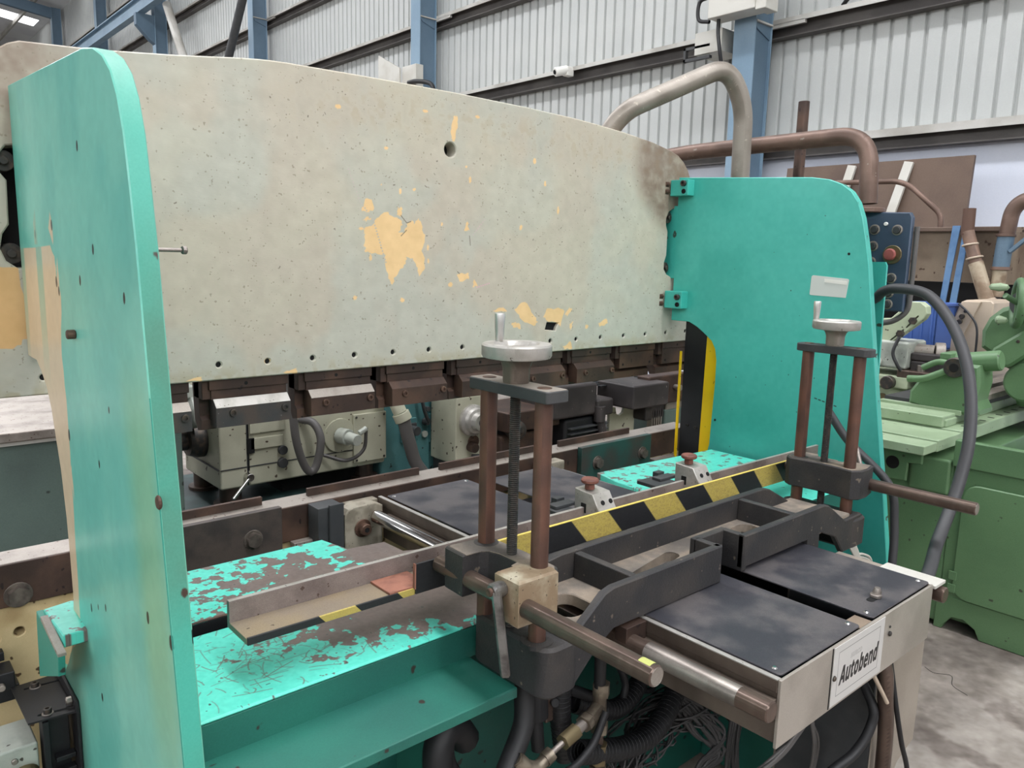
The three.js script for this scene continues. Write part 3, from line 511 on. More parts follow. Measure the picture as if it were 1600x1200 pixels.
// ------------------------------------------------------------ the back gauge table
{
  const t = thing('back_gauge', 'back gauge table under the casting with worn black cover plates and an aluminium end panel', 'back gauge', [1.48, -.83, -.9]);
  put('side_channel', [box(1.162, 1.172, -.725, -.701, -1.9, -.618), box(1.166, 1.18, -.82, -.725, -1.88, -.618), box(1.146, 1.166, -.742, -.736, -1.84, -.618), box(1.15, 1.166, -.775, -.742, -1.84, -.618), box(1.795, 1.805, -.82, -.701, -1.9, -.618)], mt.channel, t);
  put('bright_edge', [box(1.1615, 1.1725, -.702, -.7, -1.9, -.618, 0)], mt.alu, t);
  put('floor_tray', [box(1.175, 1.8, -.82, -.81, -1.88, -.62), box(1.478, 1.482, -.81, -.72, -1.88, -.63), box(1.5, 1.504, -.81, -.72, -1.88, -.63)], mt.black, t);
  const plate = (x0, x1, z0, z1, lab) => { const p = put('cover_plate', ext(rrect(x0, x1, z0, z1, .008), 'xz', -.7, -.696, [], .001), mt.blackPlate, t); if (lab) p.userData.label = lab; for (const [x, z] of [[x0 + .014, z0 + .02], [x1 - .014, z0 + .02], [x0 + .014, z1 - .02], [x1 - .014, z1 - .02]]) put('screw', [lathe([[0, .003], [.003, .0025], [.0055, 0]].reverse(), [x, -.696, z], [0, 1, 0], 12)], mt.chrome, p); return p; };
  plate(1.178, 1.47, -1.88, -1.27); plate(1.52, 1.798, -1.84, -1.27); plate(1.1735, 1.47, -1.265, -.6195);
  const pr = plate(1.522, 1.804, -1.265, -.6195, 'black cover plate with a small latch poking through it');
  put('latch', [cham([1.625, -.696, -.66], [1.625, -.688, -.66], .012, 16), lathe([[0, .012], [.006, .012], [.009, .004], [.009, 0], [0, 0]].reverse(), [1.63, -.688, -.66], [0, 1, 0], 14)], mt.steel, pr);
  put('latch_slot', [ext(slot(1.6, -.66, 1.635, -.66, .008), 'xz', -.6962, -.6955)], mt.hole, pr);
  put('corner_bracket', [ext([[1.478, -.655], [1.52, -.655], [1.52, -.62], [1.47, -.62]].reverse(), 'xz', -.706, -.703)], mt.hopper, t);
  // end panel with badge
  const panel = put('end_panel', [box(1.164, 1.806, -.828, -.7005, -.618, -.612, .001)], mt.aluSheet, t);
  const badge = ctex(1024, 580, (x, w, h) => {
    x.fillStyle = '#cfccc8'; x.fillRect(0, 0, w, h); x.strokeStyle = '#5b5a5a'; x.lineWidth = 5; x.strokeRect(95, 70, w - 190, h - 150);
    x.fillStyle = '#2c2b2c'; x.save(); x.translate(138, 405); x.transform(1, 0, -.16, 1, 0, 0); x.font = 'bold 182px sans-serif'; const m = x.measureText('Autobend').width; x.scale(770 / m, 1.3); x.fillText('Autobend', 0, 0); x.lineWidth = 9; x.strokeStyle = '#2c2b2c'; x.strokeText('Autobend', 0, 0); x.restore();
    x.save(); x.translate(330, 200); x.transform(1, 0, -.16, 1, 0, 0); x.font = 'bold 62px sans-serif'; x.lineWidth = 2.5; x.strokeStyle = '#8a8886'; const m2 = x.measureText('HURCO').width; x.scale(225 / m2, 1); x.strokeText('HURCO', 0, 0); x.restore();
  });
  put('badge', planar(box(1.35, 1.562, -.822, -.7025, -.612, -.6105, .0005), (p) => (p[0] - 1.35) / .212, (p) => (p[1] + .822) / .1195), M({ map: badge, roughness: .4, metalness: .15 }), panel);
  put('panel_seam', [box(1.3445, 1.3475, -.824, -.7015, -.6122, -.6112, 0)], mt.hole, panel);
  put('screw', [cham([1.356, -.764, -.612], [1.356, -.764, -.607], .0055, 12)], mt.darkBolt, panel); put('screw', [cham([1.59, -.748, -.612], [1.59, -.748, -.607], .0055, 12)], mt.darkBolt, panel);
  put('screw', [cham([1.59, -.733, -.612], [1.59, -.733, -.609], .003, 12)], mt.darkBolt, panel);
  // guide rods and mounting blocks
  for (const [x, lab] of [[1.118, 'polished left guide rod'], [1.853, 'right guide rod']]) { const r = put('guide_rod', [cham([x, -.735, -1.84], [x, -.735, -.6], .0185, 24, .002)], x < 1.5 ? mt.rodBrown : mt.rodBrown, t); r.userData.label = lab; put('polished_length', [rod([x, -.735, -1.835], [x, -.735, -1.2], .0187, 24)], mt.chrome, r); put('polished_length', [rod([x, -.735, -.86], [x, -.735, -.66], .0187, 24)], mt.steel, r); }
  const b = put('mounting_block', [ext([[1.03, -.825], [1.15, -.825], [1.15, -.712], [1.125, -.7], [1.06, -.7], [1.04, -.706], [1.03, -.72]], 'xy', -1.9, -1.855, [], .003), box(1.06, 1.16, -.82, -.706, -1.93, -1.9)], mt.blockGrey, t);
  put('bolt', [cham([1.083, -.766, -1.855], [1.083, -.766, -1.85], .026, 24), cham([1.083, -.766, -1.85], [1.083, -.766, -1.83], .0165, 20)], mt.rustBolt, b); put('socket', [cham([1.083, -.766, -1.8305], [1.083, -.766, -1.8295], .008, 6)], mt.hole, b);
  put('mounting_block', [box(1.8, 1.9, -.81, -.7, -1.92, -1.87, .004)], mt.blockGrey, t);
  put('rod_clamp', [box(1.1, 1.16, -.76, -.7, -.93, -.9)], mt.rust, t);
}
// ------------------------------------------------------------ black cast support frame
{
  const t = thing('support_casting', 'black cast iron frame with pockets, spanning between the two handwheel posts over the gauge', 'casting', [1.5, -.79, -1.01]);
  const fl = ext([[.95, -1.095], [2.04, -1.095], [2.04, -.92], [1.52, -.92], [1.52, -.97], [1.42, -.97], [1.42, -.92], [.95, -.92]].reverse(), 'xz', -.69, -.665, [rrect(.99, 1.075, -1.04, -.95, .025), slot(1.25, -1.0, 1.405, -1.03, .02), rrect(1.66, 1.74, -1.055, -1.0, .024)], .002);
  put('floor_web', [fl], mt.castDust, t);
  put('front_wall', [ext([[.93, -.7], [2.07, -.7], [2.02, -.672], [1.9, -.612], [1.87, -.606], [1.1, -.606], [1.05, -.612], [.99, -.672], [.93, -.69]], 'xy', -1.1, -1.08, [], .002)], mt.cast, t);
  const rw = (pts, z0, z1) => ext(pts, 'xy', z0, z1, [], .003);
  put('rear_wall', [
    rw([[1.075, -.695], [1.425, -.695], [1.425, -.61], [1.07, -.61], [1.045, -.616], [.985, -.66], [.93, -.69], [.93, -.78], [.97, -.775], [1.03, -.72]], -.928, -.91),
    rw([[1.51, -.685], [1.82, -.685], [1.87, -.68], [1.95, -.71], [2.0, -.765], [2.09, -.765], [2.09, -.672], [2.0, -.675], [1.9, -.614], [1.875, -.608], [1.51, -.608]], -.928, -.91),
    box(1.407, 1.425, -.695, -.61, -.975, -.912, .003), box(1.51, 1.528, -.695, -.609, -.975, -.912, .003), box(1.407, 1.528, -.695, -.61, -.985, -.967, .003), box(1.8, 1.86, -.745, -.68, -.928, -.91)], mt.cast, t);
  put('rib', [box(1.135, 1.155, -.69, -.61, -1.08, -.928, .003)], mt.cast, t); put('rib', [box(1.745, 1.765, -.69, -.61, -1.08, -.928, .003)], mt.cast, t);
  put('post_base', [ext(rrect(.89, .985, -1.119, -.905, .03), 'xz', -.78, -.682, [], .006), lathe([[.03, 0], [.03, .008], [.017, .01]], [.91, -.688, -.95], [0, 1, 0], 24)], mt.cast, t);
  put('post_base', [ext(rrect(2.03, 2.125, -1.135, -.905, .03), 'xz', -.765, -.682, [], .006), lathe([[.034, 0], [.034, .01], [.017, .012]], [2.08, -.69, -1.098], [0, 1, 0], 24)], mt.cast, t);
}
// ------------------------------------------------------------ handwheel posts
function wheelStand(x, s, top, label) {            // s: side on which the arm rod lies (-1 left, +1 right)
  const t = thing('handwheel_post', label, 'handwheel post', [x, -.68, -1.024], 'handwheel posts on the casting');
  const D = (d) => x + s * d;
  for (const z of [-1.098, -.95]) put('post', [cham([x, -.69, z], [x, -.235, z], .016, 28)], mt.rustRod, t);
  const turns = 120, sp = []; for (let i = 0; i <= 26; i++) sp.push(i);
  const prof = [[0, 0]]; for (let i = 0; i <= turns; i++) { const y = i / turns * .45; prof.push([.0088, y]); prof.push([.0102, y + .0018]); } prof.push([0, .452]);
  put('lead_screw', [lathe(prof, [x, -.69, -1.024], [0, 1, 0], 18)], mt.darkBolt, t);
  const tp = put('top_plate', [ext(rrect(x - .026, x + .026, -1.128, -.915, s < 0 ? .006 : .018), 'xz', -.242, -.221, [], .0015)], mt.darkGrey, t);
  if (s < 0) put('bare_top', [ext(rrect(x - .0245, x + .0245, -1.1265, -.9165, .006), 'xz', -.2212, -.2206)], mt.steelDull, tp);
  for (const z of [-1.098, -.95]) put('post_end', [cham([x, -.222, z], [x, -.2195, z], .0135, 20)], mt.rustBolt, tp);
  const w = put('handwheel', [lathe([[.0, -.176], [.05, -.177], [.06, -.175], [.0625, -.171], [.0625, -.154], [.06, -.151], [.041, -.151], [.038, -.154], [.034, -.164], [0, -.166]], [x, 0, -1.024], [0, 1, 0], 56)], mt.alu, t);
  put('recess', [cham([x, -.166, -1.024], [x, -.159, -1.024], .0375, 36)], mt.dustBrown, w);
  put('hub', [lathe([[0, -.221], [.023, -.221], [.024, -.216], [.0245, -.195], [.028, -.184], [.036, -.176], [0, -.176]], [x, 0, -1.024], [0, 1, 0], 36)], s < 0 ? mt.channel : mt.greyPipe, w);
  const h = s < 0 ? [x - .002, -1.07] : [x - .027, -1.07];
  put('crank_handle', [lathe([[0, 0], [.0072, 0], [.0075, .003], [.0092, .03], [.0098, .047], [.009, .05], [0, .05]], [h[0], -.151, h[1]], [0, 1, 0], 24)], mt.handle, w);
  // sliding block with its two jaws
  const pts = s < 0
    ? [[-.026, -1.125], [.07, -1.132], [.075, -1.128], [.077, -1.072], [.04, -1.07], [.025, -1.06], [.018, -1.04], [.018, -1.0], [.02, -.985], [.04, -.98], [.04, -.925], [.02, -.917], [-.012, -.915], [-.026, -.93], [-.03, -1.02]]
    : [[-.03, -1.11], [-.018, -1.128], [.0, -1.135], [.07, -1.13], [.075, -1.08], [.05, -1.07], [.045, -.99], [.075, -.98], [.08, -.92], [.03, -.91], [-.01, -.912], [-.03, -.93], [-.024, -.97], [-.02, -1.02], [-.024, -1.07]];
  const P = pts.map(([d, z]) => [D(d), z]); if (s > 0) P.reverse();
  put('slide_block', [ext(P.reverse(), 'xz', top - .082, top, [], .003), lathe([[.024, 0], [.024, .004], [.0165, .006]], [x, top - .003, -1.098], [0, 1, 0], 24)], mt.cast, t);
  put('dusty_top', [ext(P.map(([a, b]) => [x + s * .012 + (a - x - s * .012) * .9, -1.02 + (b + 1.02) * .95]), 'xz', top - .001, top + .0006)], mt.castDust, t);
  if (s < 0) put('clamp_jaw', [ext([[D(.018), -.979], [D(.078), -.979], [D(.079), -.915], [D(-.012), -.913], [D(-.018), -.93]].reverse(), 'xz', top - .083, top + .0015, [], .004)], mt.castCream, t);
  const ax = D(.06), ay = -.59 - (s > 0 ? .011 : 0);
  const arm = put('arm_rod', [cham([ax, ay, -1.168], [ax, ay, s < 0 ? -.636 : -.645], .0165, 28, .002)], mt.rodBrown, t);
  put('rod_end', [cham([ax, ay, s < 0 ? -.637 : -.646], [ax, ay, s < 0 ? -.6355 : -.6445], .0145, 24)], mt.steelDull, arm);
  if (s < 0) { const cm = new THREE.CylinderGeometry(.0168, .0168, .022, 14, 1, true, 0, 2.0); cm.rotateX(Math.PI / 2).rotateZ(1.6); put('chalk_mark', cm.translate(ax, ay, -.655), mt.chalk, arm); }
  if (s < 0) {
    const k = [D(.079), -.562, -.955];
    const lv = put('clamp_lever', [cham([D(.07), k[1], k[2]], [D(.085), k[1], k[2]], .0115, 16), lathe([[0, -.004], [.0125, -.004], [.0145, .004], [.0145, .02], [.011, .024], [0, .024]], [D(.082), k[1], k[2]], [-1, 0, 0], 20), ext([[-.015, .0], [.015, 0], [.012, -.085], [.0115, -.14], [.007, -.148], [-.007, -.148], [-.0115, -.14], [-.012, -.085]], 'xy', -.0085, .0085, [], .003).rotateY(.85).rotateX(-.2).translate(D(.094), k[1], k[2])], mt.lever, t);
    put('lever_screw', [cham([D(.105), k[1], k[2]], [D(.112), k[1], k[2]], .0075, 14)], mt.rustBolt, lv);
  } else put('clamp_lever', [rod([D(.08), top - .03, -.95], [D(.105), top + .08, -1.0], .007, 12), cham([D(.05), top - .03, -.95], [D(.09), top - .03, -.95], .011, 14)], mt.steel, t);
}
wheelStand(.91, -1, -.541, 'nearer handwheel post with a cream painted clamp jaw and a long lever hanging down');
wheelStand(2.08, 1, -.551, 'farther handwheel post with an all black slide block, in front of the right side frame');

// ------------------------------------------------------------ grey cabinet, hoses and cables below the gauge
{
  const t = thing('control_cabinet', 'grey sheet metal cabinet hanging below the right end of the gauge', 'cabinet', [1.8, -1.2, -.76]);
  put('body', ext([[1.7, -1.4], [1.78, -1.3], [1.86, -1.19], [1.948, -1.165], [1.95, -1.1], [1.95, -.745], [1.7, -.745]], 'xy', -.9, -.665, [], .003), mt.cabinetGrey, t);
  put('top_flange', box(1.81, 1.868, -.712, -.704, -.74, -.608), mt.boxGrey, t);
  put('side_post', box(1.812, 1.866, -.746, -.712, -.735, -.665), mt.cabinetGrey, t);
  put('side_shade_sheet', [box(1.692, 1.702, -1.38, -.75, -.89, -.668)], mt.darkGrey, t);  // dark sheet over the cabinet side stands in for its shade
}
single('power_cable', 'thick black cable looping from the turquoise rear plate down to the grey cabinet', 'cable',
  [tube([[2.66, -.14, -1.275], [2.67, -.114, -1.195], [2.655, -.086, -1.158], [2.64, -.073, -1.111], [2.6, -.079, -1.015], [2.57, -.112, -.952], [2.53, -.178, -.885], [2.48, -.261, -.827], [2.43, -.363, -.784], [2.38, -.481, -.759], [2.33, -.583, -.754], [2.27, -.663, -.752], [2.17, -.728, -.739], [2.04, -.773, -.708], [1.93, -.79, -.7]], .0165, 14, 130)], mt.hose);
// large dark hoses
const hoseT = (name, label, cat, pts, r, mat = mt.rubber, n = 60) => single(name, label, cat, [tube(pts, r, 12, n)], mat);
function ribbed(pts, r, n) {                        // corrugated conduit
  const c = new THREE.CatmullRomCurve3(pts.map(V)); const out = [new THREE.TubeGeometry(c, 50, r, 14)];
  for (let i = 1; i < n; i++) { const p = c.getPointAt(i / n), d = c.getTangentAt(i / n); const g = new THREE.TorusGeometry(r * .98, r * .06, 5, 16); g.applyQuaternion(new THREE.Quaternion().setFromUnitVectors(new THREE.Vector3(0, 0, 1), d)); g.translate(p.x, p.y, p.z); out.push(g); }
  return out;
}
hoseT('hydraulic_hose', 'thick black hose dropping from under the left casting base, in front of the turquoise ledge', 'hose', [[.96, -.77, -1.03], [.945, -.83, -1.015], [.93, -.88, -1.0], [.885, -.93, -.985], [.84, -.97, -.97], [.79, -1.02, -.95]], .021);
hoseT('hydraulic_hose', 'black hose curving behind the thick one under the left casting base', 'hose', [[.9, -.83, -1.12], [.86, -.9, -1.13], [.84, -.98, -1.12], [.88, -1.06, -1.1]], .016);
hoseT('hydraulic_hose', 'fat black hose elbow in the shadow under the turquoise ledge', 'hose', [[.9, -.97, -1.14], [.87, -.93, -1.13], [.835, -.915, -1.12], [.81, -.94, -1.11], [.805, -1.0, -1.1], [.81, -1.1, -1.1]], .03);
single('corrugated_conduit', 'black corrugated conduit sweeping right below the arm rod, the lower of two', 'conduit', ribbed([[1.55, -.9, -1.06], [1.47, -.985, -1.03], [1.378, -1.035, -1.0], [1.31, -1.055, -.99], [1.222, -1.045, -.985], [1.138, -1.018, -.985], [1.06, -.985, -.98]], .024, 46), mt.rubber);
single('corrugated_conduit', 'black corrugated conduit under the arm rod, the upper of two', 'conduit', ribbed([[1.5, -.86, -1.12], [1.42, -.95, -1.09], [1.322, -1.0, -1.06], [1.255, -1.0, -1.05], [1.19, -.972, -1.05], [1.13, -.94, -1.06]], .022, 36), mt.rubber);
single('corrugated_conduit', 'black corrugated conduit standing upright beside the valve', 'conduit', ribbed([[1.09, -.74, -1.05], [1.085, -.84, -1.05], [1.08, -.93, -1.05], [1.1, -1.05, -1.05]], .022, 30), mt.rubber);
hoseT('small_hose', 'thin dark hose looping right of the valve stem', 'hose', [[1.2, -.85, -1.08], [1.26, -.88, -1.07], [1.3, -.96, -1.06], [1.26, -1.0, -1.05], [1.2, -.97, -1.05]], .009);
hoseT('small_hose', 'thin dark hose making a ring below the arm rod end', 'hose', [[1.39, -.93, -1.08], [1.42, -.96, -1.07], [1.4, -1.01, -1.06], [1.36, -.99, -1.07], [1.38, -.94, -1.08], [1.45, -.9, -1.1]], .007);
hoseT('small_hose', 'thin black hose sagging below the bronze tee fitting', 'hose', [[.86, -.95, -1.0], [.92, -.975, -.97], [1.0, -.985, -.95], [1.07, -.96, -.95], [1.12, -.91, -.96]], .008);
hoseT('small_hose', 'thin black line hanging behind the upright conduit', 'hose', [[1.05, -.8, -1.1], [1.06, -.86, -1.09], [1.05, -.92, -1.09], [1.02, -.94, -1.1]], .004);
{
  const t = thing('hydraulic_fitting', 'bronze and steel hydraulic tee with stacked hexagon nuts', 'pipe fitting', [1.12, -1.07, -.98]);
  put('stem', [rod([1.119, -.74, -.98], [1.121, -.87, -.98], .0125, 14)], mt.rubber, t);
  put('tee', [cham([1.122, -.862, -.98], [1.125, -.95, -.98], .014, 18), cham([1.122, -.905, -.98], [1.082, -.914, -.97], .014, 18)], mt.fitting, t);
  const hex = (a, b, r) => { const L = V(a).distanceTo(V(b)); const g = new THREE.CylinderGeometry(r, r, L, 6); g.translate(0, L / 2, 0); return orient(g, a, b); };
  for (const [a, b, m] of [[-.856, -.884, 'fitting'], [-.945, -.966, 'fitting'], [-.992, -1.013, 'brass'], [-1.016, -1.036, 'brass'], [-1.042, -1.066, 'fitting']]) put('hex_nut', [hex([1.126, a, -.98], [1.126, b, -.98], .0185)], mt[m], t);
  put('pipe', [rod([1.126, -.96, -.98], [1.128, -1.08, -.98], .0095, 14)], mt.rodBrown, t);
  put('hex_nut', [hex([1.078, -.914, -.97], [1.062, -.917, -.966], .018)], mt.fitting, t);
  put('hex_nut', [hex([1.04, -.921, -.965], [1.0, -.928, -.962], .0165)], mt.brass, t);
  put('branch_pipe', rod([1.07, -.915, -.968], [1.03, -.923, -.964], .011, 12), mt.steel, t); put('branch_pipe', rod([1.0, -.928, -.962], [.955, -.94, -.96], .006, 10), mt.steel, t);
  put('elbow', [tube([[.96, -.938, -.96], [.93, -.947, -.96], [.905, -.935, -.965], [.885, -.915, -.97]], .012, 12)], mt.fitting, t);
  put('hex_nut', [hex([.968, -.936, -.96], [.95, -.942, -.96], .0155)], mt.fitting, t); put('hex_nut', [hex([.9, -.932, -.966], [.888, -.918, -.97], .0155)], mt.fitting, t);
}
{
  const t = thing('valve_block', 'brown valve block with black plugs under the left casting base', 'valve', [1.07, -.96, -1.07]);
  put('block', [box(1.04, 1.105, -.95, -.885, -1.1, -1.05, .004)], mt.rodBrown, t);
  put('solenoid', [cham([1.02, -.8, -1.07], [1.02, -.93, -1.06], .026, 20), cham([1.02, -.93, -1.06], [1.02, -1.0, -1.05], .014, 16)], mt.rubber, t);
  put('plug', [cham([1.06, -.905, -1.05], [1.05, -.9, -1.035], .009, 12), rod([1.08, -.88, -1.05], [1.16, -.925, -1.03], .012, 12)], mt.rubber, t);
}
{ // tangled wires: nobody could count them
  const g = []; let s0 = seed; seed = 99;
  for (let i = 0; i < 46; i++) { const a = 1.26 + rnd() * .06, h = -1.13 - rnd() * .08, r = .06 + rnd() * .09; const pts = []; for (let k = 0; k <= 6; k++) { const t = -.3 + k / 6 * 3.4; pts.push([a + .16 - r * 1.5 * Math.cos(t) + (rnd() - .5) * .01, h + r * .75 * Math.sin(t), -.99 - rnd() * .1 + (rnd() - .5) * .01]); } g.push(tube(pts, .0028, 5, 26)); }
  for (let i = 0; i < 14; i++) { const y = -1.0 - rnd() * .05; g.push(tube([[1.42 + rnd() * .05, y, -1.02], [1.5 + rnd() * .05, y - .07 - rnd() * .03, -1.0], [1.57 + rnd() * .05, y - .15 - rnd() * .05, -.98], [1.5, y - .2, -.98], [1.4 + rnd() * .06, y - .26, -.97]], .0045, 6, 30)); }
  for (let i = 0; i < 8; i++) { const x = 1.66 + rnd() * .05; g.push(tube([[x + .03, -.9, -1.02], [x + .02 * rnd(), -1.1, -1.0], [x - .01, -1.25, -1.0], [x - .03 + rnd() * .06, -1.42, -1.0]], .0055, 6, 24)); }
  seed = s0; single('wire_tangle', 'tangle of grey and black wires in the dark under the gauge', 'wires', g, mt.wire).userData.kind = 'stuff';
}
{ // bundle tied with a cable tie below the end panel
  const t = thing('cable_bundle', 'tied bundle of grey cables running out below the aluminium end panel', 'cable bundle', [1.62, -1.3, -.78]);
  const g = []; const s0 = seed; seed = 5;
  for (let i = 0; i < 9; i++) { const o = () => (rnd() - .5) * .022; g.push(tube([[1.6 + o(), -.86, -.9], [1.6 + o(), -.93 + o(), -.83], [1.6 + o() * .6, -.985 + o() * .5, -.77], [1.55 + o(), -1.02 + o(), -.76], [1.47 + o() * 2, -1.06 + o(), -.77], [1.36 + o() * 3, -1.1 + o() * 2, -.8]], .0045, 6, 36)); }
  for (let i = 0; i < 6; i++) { const o = () => (rnd() - .5) * .016; g.push(tube([[1.6 + o(), -.97, -.775], [1.612 + o(), -1.03, -.765], [1.65 + o() * 2, -1.12, -.77], [1.7 + o() * 3, -1.3, -.8]], .004, 6, 26)); }
  seed = s0; put('cables', g, mt.hoseGrey, t);
  put('cable_tie', [new THREE.TorusGeometry(.017, .003, 6, 16).rotateX(1.2).translate(1.602, -.985, -.77)], mt.boxGrey, t);
}
hoseT('drain_hose', 'thick brown-grey hose hanging vertically in front of the grey cabinet', 'hose', [[1.67, -.825, -.66], [1.665, -.87, -.64], [1.668, -.93, -.635], [1.69, -1.02, -.635], [1.71, -1.15, -.64], [1.72, -1.48, -.64]], .0165, mt.rodBrown);
hoseT('cable', 'dark cable curving out to the left beside the grey cabinet', 'cable', [[1.69, -.86, -.75], [1.66, -.95, -.66], [1.645, -1.0, -.65], [1.6, -1.05, -.66], [1.53, -1.08, -.68], [1.4, -1.16, -.72]], .0105, mt.rubber);
hoseT('thin_cable', 'thin black wire falling behind the hanging hose to the floor', 'wire', [[1.69, -.86, -.64], [1.7, -.97, -.62], [1.735, -1.06, -.615], [1.79, -1.16, -.615], [1.82, -1.3, -.62]], .0055, mt.rubber);
single('wooden_stick', 'thin pale stick poking up below the end panel', 'stick', [rod([1.6, -.845, -.645], [1.655, -.935, -.625], .0045, 8)], mt.console);
// cables down the rear edge of the right frame
hoseT('conduit_cable', 'dark conduit running down the edge of the right side frame', 'conduit', [[2.4, -.47, -1.18], [2.43, -.56, -1.12], [2.47, -.68, -1.0], [2.47, -.8, -.97], [2.45, -.95, -.955], [2.44, -1.1, -.95]], .013, mt.hose);
{
  const g = []; for (let i = 0; i < 5; i++) g.push(tube([[2.12 + i * .008, -.72, -.98], [2.135 + i * .008, -.79, -.955], [2.15 + i * .006, -.83, -.94], [2.17 + i * .004, -.9, -.93]], .0035, 6, 20));
  for (let i = 0; i < 3; i++) g.push(tube([[2.16, -.825 - i * .01, -.95], [2.22, -.835 - i * .01, -.95], [2.28, -.87 - i * .01, -.95], [2.3, -.95, -.95]], .004, 6, 20));
  single('wire_loom', 'loom of thin grey wires with white stripes coming out behind the farther post base', 'wires', g, mt.boxGrey);
}
// ------------------------------------------------------------ limit switch gear low on the outside of the left frame
{
  const t = thing('slotted_bracket', 'black slotted plate bracket screwed to the outside of the left side frame', 'bracket', [.27, -1.4, -1.75]);
  put('slotted_plate', [ext([[.222, -1.84], [.31, -1.845], [.31, -1.662], [.225, -1.672]], 'xz', -.934, -.93, [slot(.245, -1.815, .305, -1.81, .004), slot(.248, -1.69, .308, -1.68, .004)])], mt.black, t);
  put('side_plate', [ext([[-1.86, -.905], [-1.66, -.91], [-1.655, -.93], [-1.655, -1.4], [-1.86, -1.4]].reverse(), 'zy', .307, .312)], mt.black, t);
  for (const [x, z] of [[.262, -1.812], [.262, -1.688]]) { const s = put('socket_screw', socketBolt([x, -.93, z], [0, 1, 0], .008, .011), mt.darkBolt, t); put('washer', [cham([x, -.931, z], [x, -.9285, z], .011, 16)], mt.steel, s); }
  put('screw', [cham([.307, -.918, -1.69], [.295, -.918, -1.69], .008, 12)], mt.steel, t);
  put('slide_channel', [box(.262, .3, -1.4, -.945, -1.72, -1.7), box(.25, .262, -1.4, -.945, -1.72, -1.68), box(.285, .3, -1.4, -.945, -1.79, -1.77), box(.27, .306, -1.04, -1.03, -1.7, -1.68), box(.27, .306, -1.07, -1.06, -1.7, -1.68)], mt.black, t);
}
{
  const t = thing('limit_switch', 'black limit switch on the cream lower beam, left of the slotted plate', 'switch', [.2, -.97, -1.85]);
  put('body', [box(.16, .232, -.935, -.895, -1.9, -1.84, .003), box(.19, .24, -.965, -.93, -1.9, -1.85, .003)], mt.black, t);
  put('roller_housing', [box(.185, .222, -.892, -.872, -1.92, -1.895, .002)], mt.black, t); put('cover_disc', [cham([.195, -.896, -1.86], [.195, -.893, -1.86], .014, 18)], mt.darkBolt, t);
  put('plunger', [cham([.205, -.92, -1.84], [.205, -.92, -1.825], .007, 12)], mt.steelDull, t);
}
{
  const t = thing('junction_box', 'grey cast junction box with a threaded gland at the lower left corner of the photo', 'junction box', [.22, -1.2, -1.72]);
  put('box_body', [box(.165, .242, -1.2, -.985, -1.8, -1.69, .005)], mt.greyMachine, t);
  put('lid', [box(.155, .166, -1.2, -.98, -1.81, -1.68, .003)], mt.greyMachine, t);
  put('gland', [lathe([[.0, 0], [.026, 0], [.026, .012], [.022, .014], [.022, .024], [.019, .026], [0, .026]], [.215, -1.045, -1.69], [0, -.35, 1], 20)], mt.brass, t);
  put('screw', [cham([.2, -1.01, -1.69], [.2, -1.01, -1.684], .006, 12)], mt.steel, t);
  put('conduit', [tube([[.215, -1.05, -1.675], [.216, -1.075, -1.64], [.22, -1.12, -1.625], [.225, -1.3, -1.63]], .0185, 14, 40)], mt.hoseGrey, t);
}
// ------------------------------------------------------------ pipes and pendant above the machine
single('bent_pipe', 'thick grey bent pipe arching from behind the upper beam to the right frame', 'pipe', [bentPipe([[2.24, .38, -2.1], [2.275, .535, -2.02], [2.34, .61, -1.98], [2.66, .735, -1.83], [2.735, .72, -1.8], [2.745, .6, -1.8], [2.77, .2, -1.81]].filter((_, i) => ![2, 4].includes(i)), .036, .2, 20)], mt.greyPipe);
{
  const t = thing('pendant_arm', 'rusty brown pipe arm running behind the grey pipe and bending down to the control pendant', 'pipe arm', [2.95, .19, -1.9]);
  put('pipe', [bentPipe([[2.9, .425, -2.6], [2.945, .475, -2.25], [2.95, .478, -1.39], [2.95, .225, -1.375]], .033, .13, 18)], mt.brownPipe, t);
  put('flange', [cham([2.95, .192, -1.375], [2.95, .21, -1.375], .062, 26, .003)], mt.brownPipe, t);
}
{
  const t = thing('control_pendant', 'dark blue control pendant box with round push buttons and a red stop button', 'control panel', [2.97, -.18, -1.3]);
  put('housing', [ext([[-1.42, .197], [-1.215, .19], [-1.205, .172], [-1.205, -.165], [-1.42, -.165]].reverse(), 'zy', 2.94, 2.965, [], .004)], mt.pendantBlue, t);
  const zy = [[-1.335, .13], [-1.253, .128], [-1.336, .07], [-1.338, .012], [-1.258, -.045], [-1.262, -.098], [-1.262, -.14]];
  for (const [z, y] of zy) { const b = put('push_button', [lathe([[0, 0], [.019, 0], [.019, .006], [.015, .008], [.015, .004], [0, .004]], [2.942, y, z], [-1, 0, 0], 22)], mt.greyPipe, t); put('button_cap', [cham([2.94, y, z], [2.929, y, z], .013, 18)], mt.darkGrey, b); }
  const e = put('stop_collar', [cham([2.942, .04, -1.262], [2.934, .04, -1.262], .034, 24)], mt.brass, t); put('stop_button', [lathe([[0, .03], [.018, .028], [.022, .02], [.014, .012], [.014, 0], [0, 0]].reverse(), [2.936, .04, -1.262], [-1, 0, 0], 22)], M({ color: 0x94504a, roughness: .6 }), e);
  put('indicator', [cham([2.942, .15, -1.295], [2.932, .15, -1.295], .007, 12)], mt.white, t);
  put('side_conduit', [rod([2.96, .14, -1.193], [2.96, -.12, -1.193], .009, 12), tube([[2.96, -.1, -1.193], [2.96, -.16, -1.2], [2.95, -.2, -1.24], [2.94, -.215, -1.3]], .01, 10)], mt.hoseGrey, t);
}
single('upright_rod', 'thin dark upright rod standing behind the brown pipe arm', 'rod', [cham([3.3, -1.5, -1.862], [3.3, .7, -1.862], .024, 16)], mt.rust);

